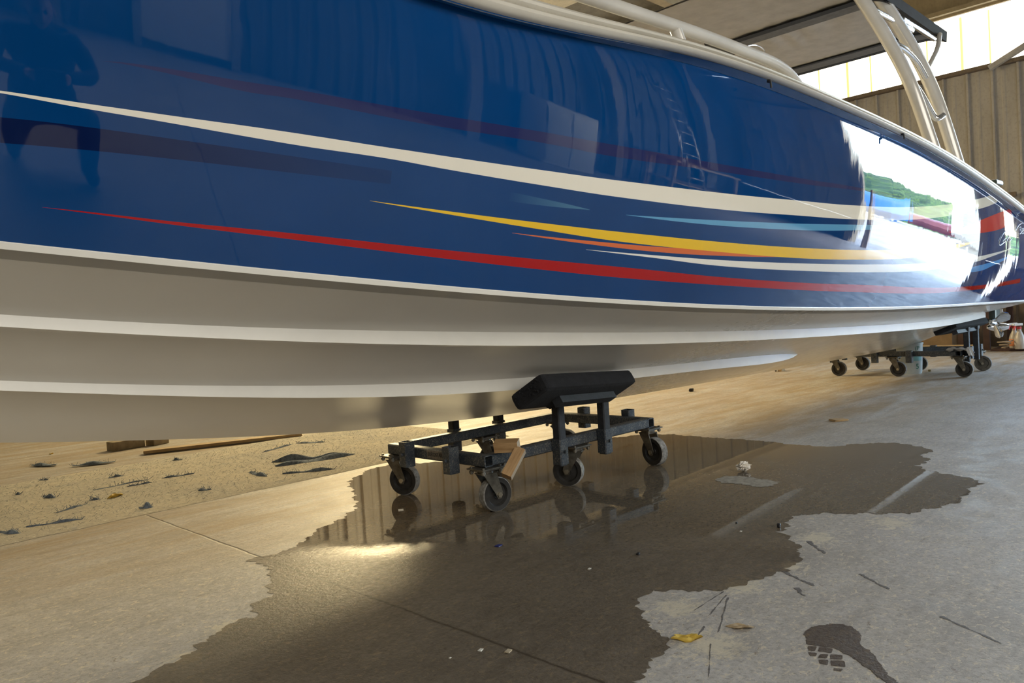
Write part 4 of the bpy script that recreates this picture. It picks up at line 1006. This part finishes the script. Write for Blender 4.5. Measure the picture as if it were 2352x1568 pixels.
q = MB(); c = Vector(onu(2293, 750, 7.0)); q.lathe([(0, -.13), (.015, -.125), (.035, -.09), (.050, -.03), (.048, .05), (.034, .10), (0, .115)], c, Vector((.7, -.7, -.02)), 28); q.build('gearcase_nose', M_stain, boat)
q = MB(); q.box(c+Vector((.02, .02, .42)), (.16, .07, .75), bev=.03); q.box(Vector((6.9, c.y+.02, 1.3)), (.5, .34, .7), bev=.09); q.box(Vector((6.3, c.y+.02, .95)), (.9, .14, .26), bev=.03); q.build('drive_leg', M_cast, boat)
q = MB(); c = Vector(onu(2296, 725, 6.8)); q.box(c, (.01, .06, .14)); q.build('white_sheet_strip', M_deck, boat)
# planks and boxes against the aft wall
def put(name, px, size, rz, mat, label, cat, bev=.004, z0=0):
    P = onz(*px); m = MB(); m.box((0, 0, size[2]/2), size, bev=bev); o = m.build(name, mat); o.location = (P[0], P[1], z0); o.rotation_euler.z = rz; return tag(o, label, cat)
put('timber_plank', (2160, 808), (.10, 1.0, .09), 0, M_plank, 'thick raw timber plank lying behind the aft dolly', 'plank')
put('cardboard_box', (2146, 802), (.30, .55, .42), 0, basic('brown_carton', (.30, .20, .11), .8, var=.15, scale=6), 'brown carton standing by the aft wall behind the stern', 'box', z0=0)
put('cardboard_box', (2055, 802), (.3, .36, .20), .1, M_plank, 'low tan carton left of the brown one behind the stern', 'box')
M_brown = basic('brown_painted_wood', (.065, .030, .022), .6, var=.2, scale=8)
# low stool
P = onz(2268, 804); st = empty('stool', (P[0], P[1], 0), 0, 'dark brown wooden stool standing behind the propellers', 'stool')
for (dx, dy) in ((0, 0), (.42, -.18), (.0, .30), (.42, .30)): m = MB(); m.box((dx, dy, .30), (.05, .075, .60), bev=.004); m.build('leg', M_brown, st)
m = MB(); m.box((.21, .06, .615), (.5, .6, .03), bev=.004); m.build('seat', M_brown, st)
put('base_board', (2349, 803), (.46, .62, .03), 0, M_brown, 'flat brown board on the floor under the spray bottles', 'board')
M_bot = basic('cloudy_bottle', (.55, .50, .44), .3, var=.08, scale=12); M_red = basic('red_plastic', (.62, .05, .06), .4); M_wpl = basic('white_plastic', (.8, .78, .74), .4); M_orl = basic('orange_label', (.75, .28, .12), .6)
def spray(px, label, body=M_bot, head=M_red, s=1.35, lab=None, rz=2.4):
    P = onz(px[0], px[1], .03); t = empty('spray_bottle', (P[0], P[1], .031), rz, label, 'spray bottle', None); t.scale = (s, s, s)
    m = MB(); m.lathe([(0, 0), (.040, 0), (.044, .006), (.044, .095), (.036, .125), (.018, .165), (.014, .19), (0, .19)], (0, 0, 0), seg=28); m.build('body', body, t)
    m = MB(); m.lathe([(0, .186), (.018, .186), (.018, .208), (0, .208)], (0, 0, 0), seg=20); m.build('collar', head, t)
    m = MB(); m.box((.012, 0, .228), (.085, .022, .024), bev=.006); m.tube([(.05, 0, .230), (.066, 0, .230)], .008, 10); m.build('nozzle', M_wpl, t)
    m = MB(); m.tube([(.030, 0, .220), (.045, 0, .200), (.048, 0, .178)], .006, 8); m.build('trigger', head, t)
    if lab: m = MB(); m.lathe([(.0445, .02), (.0450, .021), (.0450, .085), (.0445, .086)], (0, 0, 0), seg=28); m.build('label_wrap', lab, t)
    return t
spray((2331, 799), 'spray bottle with an orange label, left of the two on the brown board', lab=M_orl)
spray((2343, 801), 'clear spray bottle with a red collar, right of the orange-labelled one')
# cable coil on the floor
P = onz(2308, 801, .035); m = MB(); pts = [(P[0]+.03*math.cos(a*.7)*(1+.1*a), P[1]+.025*math.sin(a*.7)*(1+.1*a), .04+.004*a) for a in range(26)]
m.tube(smooth_path(pts, 3), .008, 8); tag(m.build('rope', basic('tan_rope', (.40, .31, .22), .9)), 'loose coil of tan rope left of the spray bottles', 'rope')

# ------------------------------------------------------------------ workshop interior on the camera's side (seen mirrored in the hull)
def thing_box(name, parts, loc, rz, label, cat):
    t = empty(name, loc, rz, label, cat)
    for (pn, c, s, mt) in parts: m = MB(); m.box(c, s, bev=min(s)*.08); m.build(pn, mt, t)
    return t
M_whp = basic('white_panel', (.72, .74, .74), .5, var=.05); M_sil = basic('silver_frame', (.45, .46, .46), .35, .6)
w = MB(); w.box((-1.2, YS+.10, 1.35), (1.0, .08, 2.5), bev=.01); o = struct('door_1', w, M_whp)
w = MB()
for dx in (-.55, .55): w.box((-1.2+dx, YS+.11, 1.4), (.10, .12, 2.8))
w.box((-1.2, YS+.11, 2.8), (1.2, .12, .10)); struct('trim_8', w, M_sil)
for i, x in enumerate((-6.5, -2.6, 2.7, 5.6, 8.0)):
    w = MB(); w.box((x, YS+.28, 2.65), (.10, .22, 5.3)); w.box((x, YS+.18, 2.65), (.22, .02, 5.3)); w.box((x, YS+.38, 2.65), (.22, .02, 5.3)); struct('trim_%d' % (9+i), w, basic('column_paint', (.33, .30, .24), .6) if i == 0 else MATS['column_paint'])
# ------------------------------------------------------------------ outdoors, mirrored in the hull's quarter
M_gnd = basic('sunlit_gravel', (.50, .46, .40), .9, var=.12, scale=.8)
w = MB(); w.box((60, -20, -.13), (100.6, 160, .2)); struct('ground_outside', w, M_gnd)
def hillmat():
    t = NT('wooded_hill'); v = t.coord(); a = t.noise(v, .55, 6, .8); b = t.noise(v, 1.1, 6, .8)
    c = t.ramp(a, [(.32, (.035, .075, .015)), (.5, (.10, .19, .03)), (.68, (.22, .33, .05))]); c = t.mix(t.ramp(b, [(.42, (.9,)*3), (.54, (0,)*3)]), c, (.012, .03, .008))
    t.set(col=c, rough=.95); t.bump(b, 1, .6); return t.m
M_hill = hillmat()
rnd = random.Random(9); m = MB(); nx, ny = 60, 14; vs = []
for i in range(nx+1):
    for j in range(ny+1):
        y = lerp(-75, 40, i/nx); f = j/ny; x = lerp(62, 100, f)
        hgt = 1.6*(1.6+3.4/(1+math.exp((y+19)/4))+2.5/(1+math.exp((y+40)/6))+.35*math.sin(y*.5)+.25*math.sin(y*1.3+1))*min(1, f*1.7)**.7
        vs.append((x+rnd.uniform(-.8, .8), y+rnd.uniform(-.8, .8), -.05+hgt+rnd.uniform(-.4, .5)*(1 if j else 0)))
m.add(vs, [(i*(ny+1)+j, (i+1)*(ny+1)+j, (i+1)*(ny+1)+j+1, i*(ny+1)+j+1) for i in range(nx) for j in range(ny)], True)
tag(m.build('hillside', M_hill), 'wooded green hillside mirrored in the glossy quarter of the boat', 'hill')
def outboat(name, loc, rz, L, Bm, Hh, mat, label):
    m = MB(); vs = []; N = 16; prof_n = 6
    for i in range(N+1):
        f = i/N; wdt = Bm/2*(1-max(0, (f-.45)/.55)**2.2); k_z = .5+.8*max(0, (f-.6)/.4)**2
        for j in range(prof_n+1):
            g = j/prof_n; ang = g*math.pi; vs.append((L*(f-.5), wdt*math.cos(ang)*1.0, k_z+.6+(Hh-.6)*math.sin(ang)**.6))
        vs.append((L*(f-.5), 0, k_z*.55))
    n = prof_n+2; fs = [(i*n+j, (i+1)*n+j, (i+1)*n+(j+1) % n, i*n+(j+1) % n) for i in range(N) for j in range(n)]
    fs += [tuple(range(n)), tuple(range(N*n, N*n+n))[::-1]]; m.add(vs, fs, True)
    for x in (-L*.3, L*.15): m.box((x, 0, .18), (.3, Bm*.5, .4))
    o = m.build(name, mat); o.location = loc; o.rotation_euler.z = rz; return tag(o, label, 'boat')
outboat('covered_boat', (46, -18.6, -.03), .5, 9, 2.8, 2.6, basic('blue_tarp', (.02, .18, .50), .5), 'boat under a blue tarpaulin mirrored in the hull')
outboat('wrapped_boat', (30, -6.6, -.03), -.4, 6, 2.2, 2.7, basic('shrink_wrap', (.42, .39, .34), .5), 'tall white wrapped boat mirrored in the hull')
outboat('stored_boat', (56, -15, -.03), 1.2, 7, 2.2, 1.5, basic('red_hull', (.22, .05, .04), .4), 'low red boat mirrored in the hull')

# ------------------------------------------------------------------ the photographer, mirrored in the forward topsides
def skin_body(name, pts, edges, mat, parent=None, root=0, sub=2):
    me = bpy.data.meshes.new(name); me.from_pydata([p[0] for p in pts], edges, []); o = bpy.data.objects.new(name, me); COL.objects.link(o)
    md = o.modifiers.new('skin', 'SKIN'); md.use_smooth_shade = True
    for i, p in enumerate(pts):
        sv = me.skin_vertices[0].data[i]; r_ = p[1]; sv.radius = (r_, r_) if not isinstance(r_, tuple) else r_; sv.use_root = (i == root)
    ms = o.modifiers.new('sub', 'SUBSURF'); ms.levels = sub; ms.render_levels = sub
    me.materials.append(mat)
    if parent: o.parent = parent
    return o
M_shirt = basic('dark_shirt', (.022, .024, .030), .85, var=.2, scale=8); M_skin = basic('skin', (.52, .28, .19), .5, var=.08, scale=8); M_trs = basic('olive_trousers', (.06, .075, .045), .85, var=.2)
fx = Vector((.12, 1, 0)).normalized(); rt = Vector((fx.y, -fx.x, 0))
def W_(f, r, z): p = Vector((-2.46, -3.36, 0))+fx*f+rt*r; return (p.x, p.y, z*.80)
person = empty('person', W_(-.55, 0, 0), 0, 'person crouching in a dark shirt and holding a phone, mirrored in the bow side', 'person')
def PB(name, pts, edges, mat, par=person, **k):
    b = Vector(person.location); return skin_body(name, [(tuple(Vector(p)-b), r) for p, r in pts], edges, mat, par, **k)
body = PB('body', [(W_(-.72, 0, .42), .15), (W_(-.68, 0, .60), .15), (W_(-.60, 0, .80), .165), (W_(-.56, 0, .93), .09), (W_(-.53, 0, 1.00), .058), (W_(-.50, 0, 1.04), .06),
    (W_(-.58, .19, .90), .065), (W_(-.40, .27, .74), .048), (W_(-.16, .10, .80), .030), (W_(-.58, -.19, .90), .065), (W_(-.40, -.27, .74), .048), (W_(-.16, -.10, .80), .030),
    (W_(-.66, .13, .38), .10), (W_(-.28, .22, .50), .075), (W_(-.42, .22, .09), .05), (W_(-.27, .23, .045), .042), (W_(-.66, -.13, .38), .10), (W_(-.32, -.20, .30), .075), (W_(-.70, -.20, .07), .05), (W_(-.60, -.20, .045), .042)],
    [(0, 1), (1, 2), (2, 3), (3, 4), (4, 5), (2, 6), (6, 7), (7, 8), (2, 9), (9, 10), (10, 11), (0, 12), (12, 13), (13, 14), (14, 15), (0, 16), (16, 17), (17, 18), (18, 19)], M_shirt)
bm = bmesh.new(); bmesh.ops.create_icosphere(bm, subdivisions=4, radius=1)
for v in bm.verts:
    c = v.co.copy(); x, y, z = c
    w_ = 1-.22*max(0, -z)-.06*max(0, z); v.co = Vector((x*.098*w_+(.012 if x > .5 and -.25 < z < .1 and abs(y) < .3 else 0)-.006*(x > .5 and .05 < z < .3 and .15 < abs(y) < .55), y*.078*w_, z*.120))
    if x > .8 and abs(y) < .16 and -.28 < z < .12: v.co.x += .016*(1-abs(y)/.16)
    if x > .7 and abs(y) < .35 and -.55 < z < -.47: v.co.x -= .006
for sg in (-1, 1):
    g = bmesh.ops.create_icosphere(bm, subdivisions=2, radius=1)
    for v in g['verts']: v.co = Vector((v.co.x*.018-.005, v.co.y*.008+sg*.079, v.co.z*.030-.005))
me = bpy.data.meshes.new('head'); bm.to_mesh(me); bm.free(); me.materials.append(M_skin)
for p in me.polygons: p.use_smooth = True
hd = bpy.data.objects.new('head', me); COL.objects.link(hd); hd.parent = person; hd.location = Vector(W_(-.46, 0, 1.13))-Vector(person.location); hd.rotation_euler = (0, R(12), math.atan2(fx.y, fx.x))
m = MB()
for sg in (-1, 1): m.lathe([(0, -.012), (.009, -.008), (.012, 0), (.009, .008), (0, .012)], (.083, sg*.030, .018), (1, 0, 0), 12)
m.build('eyes', M_dark, hd)
bm = bmesh.new(); bmesh.ops.create_icosphere(bm, subdivisions=3, radius=1)
for v in list(bm.verts):
    v.co = Vector((v.co.x*.103-.012, v.co.y*.083, v.co.z*.118+.012))
bmesh.ops.delete(bm, geom=[v for v in bm.verts if v.co.z < .035+.9*v.co.x], context='VERTS'); me = bpy.data.meshes.new('hair'); bm.to_mesh(me); bm.free(); me.materials.append(basic('grey_hair', (.10, .09, .085), .8))
o = bpy.data.objects.new('hair', me); COL.objects.link(o); o.parent = hd
for sg in (-1, 1):     # hands: palm, four fingers curled behind the phone, thumb at the side
    Q = lambda f, r, z: W_(f, sg*r, z); pts = [(Q(-.16, .10, .80), .026), (Q(-.10, .095, .81), .024), (Q(-.07, .09, .825), .022)]; ed = [(0, 1), (1, 2)]
    for i, L_ in enumerate((.05, .056, .052, .042)):
        n = len(pts); z = .805+.016*i; pts += [(Q(-.050, .088, z), .0085), (Q(-.035, .080, z), .008), (Q(-.034, .080-L_*.5, z), .007)]; ed += [(2, n), (n, n+1), (n+1, n+2)]
    n = len(pts); pts += [(Q(-.075, .075, .80), .010), (Q(-.060, .055, .80), .009), (Q(-.058, .040, .808), .008)]; ed += [(1, n), (n, n+1), (n+1, n+2)]
    PB('hand', pts, ed, M_skin, sub=1)
m = MB(); c = Vector(W_(-.03, 0, .835))-Vector(person.location); Rm = Matrix((rt, Vector((0, 0, 1)), -fx)).transposed(); m.box(c, (.148, .072, .009), rot=Rm, bev=.003)
phone = m.build('mobile_phone', M_dark, None); phone.location = person.location; tag(phone, 'dark mobile phone held out by the crouching person', 'phone')

# workshop furniture along the starboard wall
q = thing_box('cabinet', [('body', (0, 0, .6), (1.1, .5, 1.2), M_whp), ('door', (-.27, .26, .6), (.5, .02, 1.1), M_sil), ('door', (.27, .26, .6), (.5, .02, 1.1), M_sil)], (4.2, -7.1, 0), 0, 'pale metal cabinet by the starboard wall, mirrored in the hull', 'cabinet')
q = thing_box('workbench', [('worktop', (0, 0, .88), (1.9, .7, .05), M_plank), ('leg', (-.88, .28, .43), (.07, .07, .86), M_plank), ('leg', (.88, .28, .43), (.07, .07, .86), M_plank), ('leg', (-.88, -.28, .43), (.07, .07, .86), M_plank), ('leg', (.88, -.28, .43), (.07, .07, .86), M_plank), ('shelf', (0, 0, .3), (1.75, .55, .03), M_plank)], (7.2, -7.0, 0), 0, 'wooden workbench by the starboard wall, mirrored in the hull', 'workbench')
M_ldr = basic('ladder_aluminium', (.6, .6, .58), .35, .6)
t = empty('ladder', (6.5, -6.3, 0), 0, 'aluminium ladder leaning near the workbench, mirrored in the hull', 'ladder')
for dx in (-.22, .22): m = MB(); m.tube([(dx, 0, 0), (dx, -.75, 3.2)], .03, 8); m.build('rail', M_ldr, t)
for k in range(10): m = MB(); z = .3+.28*k; m.tube([(-.22, -.75*z/3.2, z), (.22, -.75*z/3.2, z)], .016, 8); m.build('rung', M_ldr, t)
m = MB(); m.tube([(9.2, -4.35, 0), (9.22, -4.40, 1.0), (9.2, -4.36, 1.75)], [.06, .07, .05], 10); tag(m.build('person_stand_in', M_plank), 'timber post standing in for a person inside the big doorway, mirrored in the quarter', 'post')  # simple post put in place of a standing person
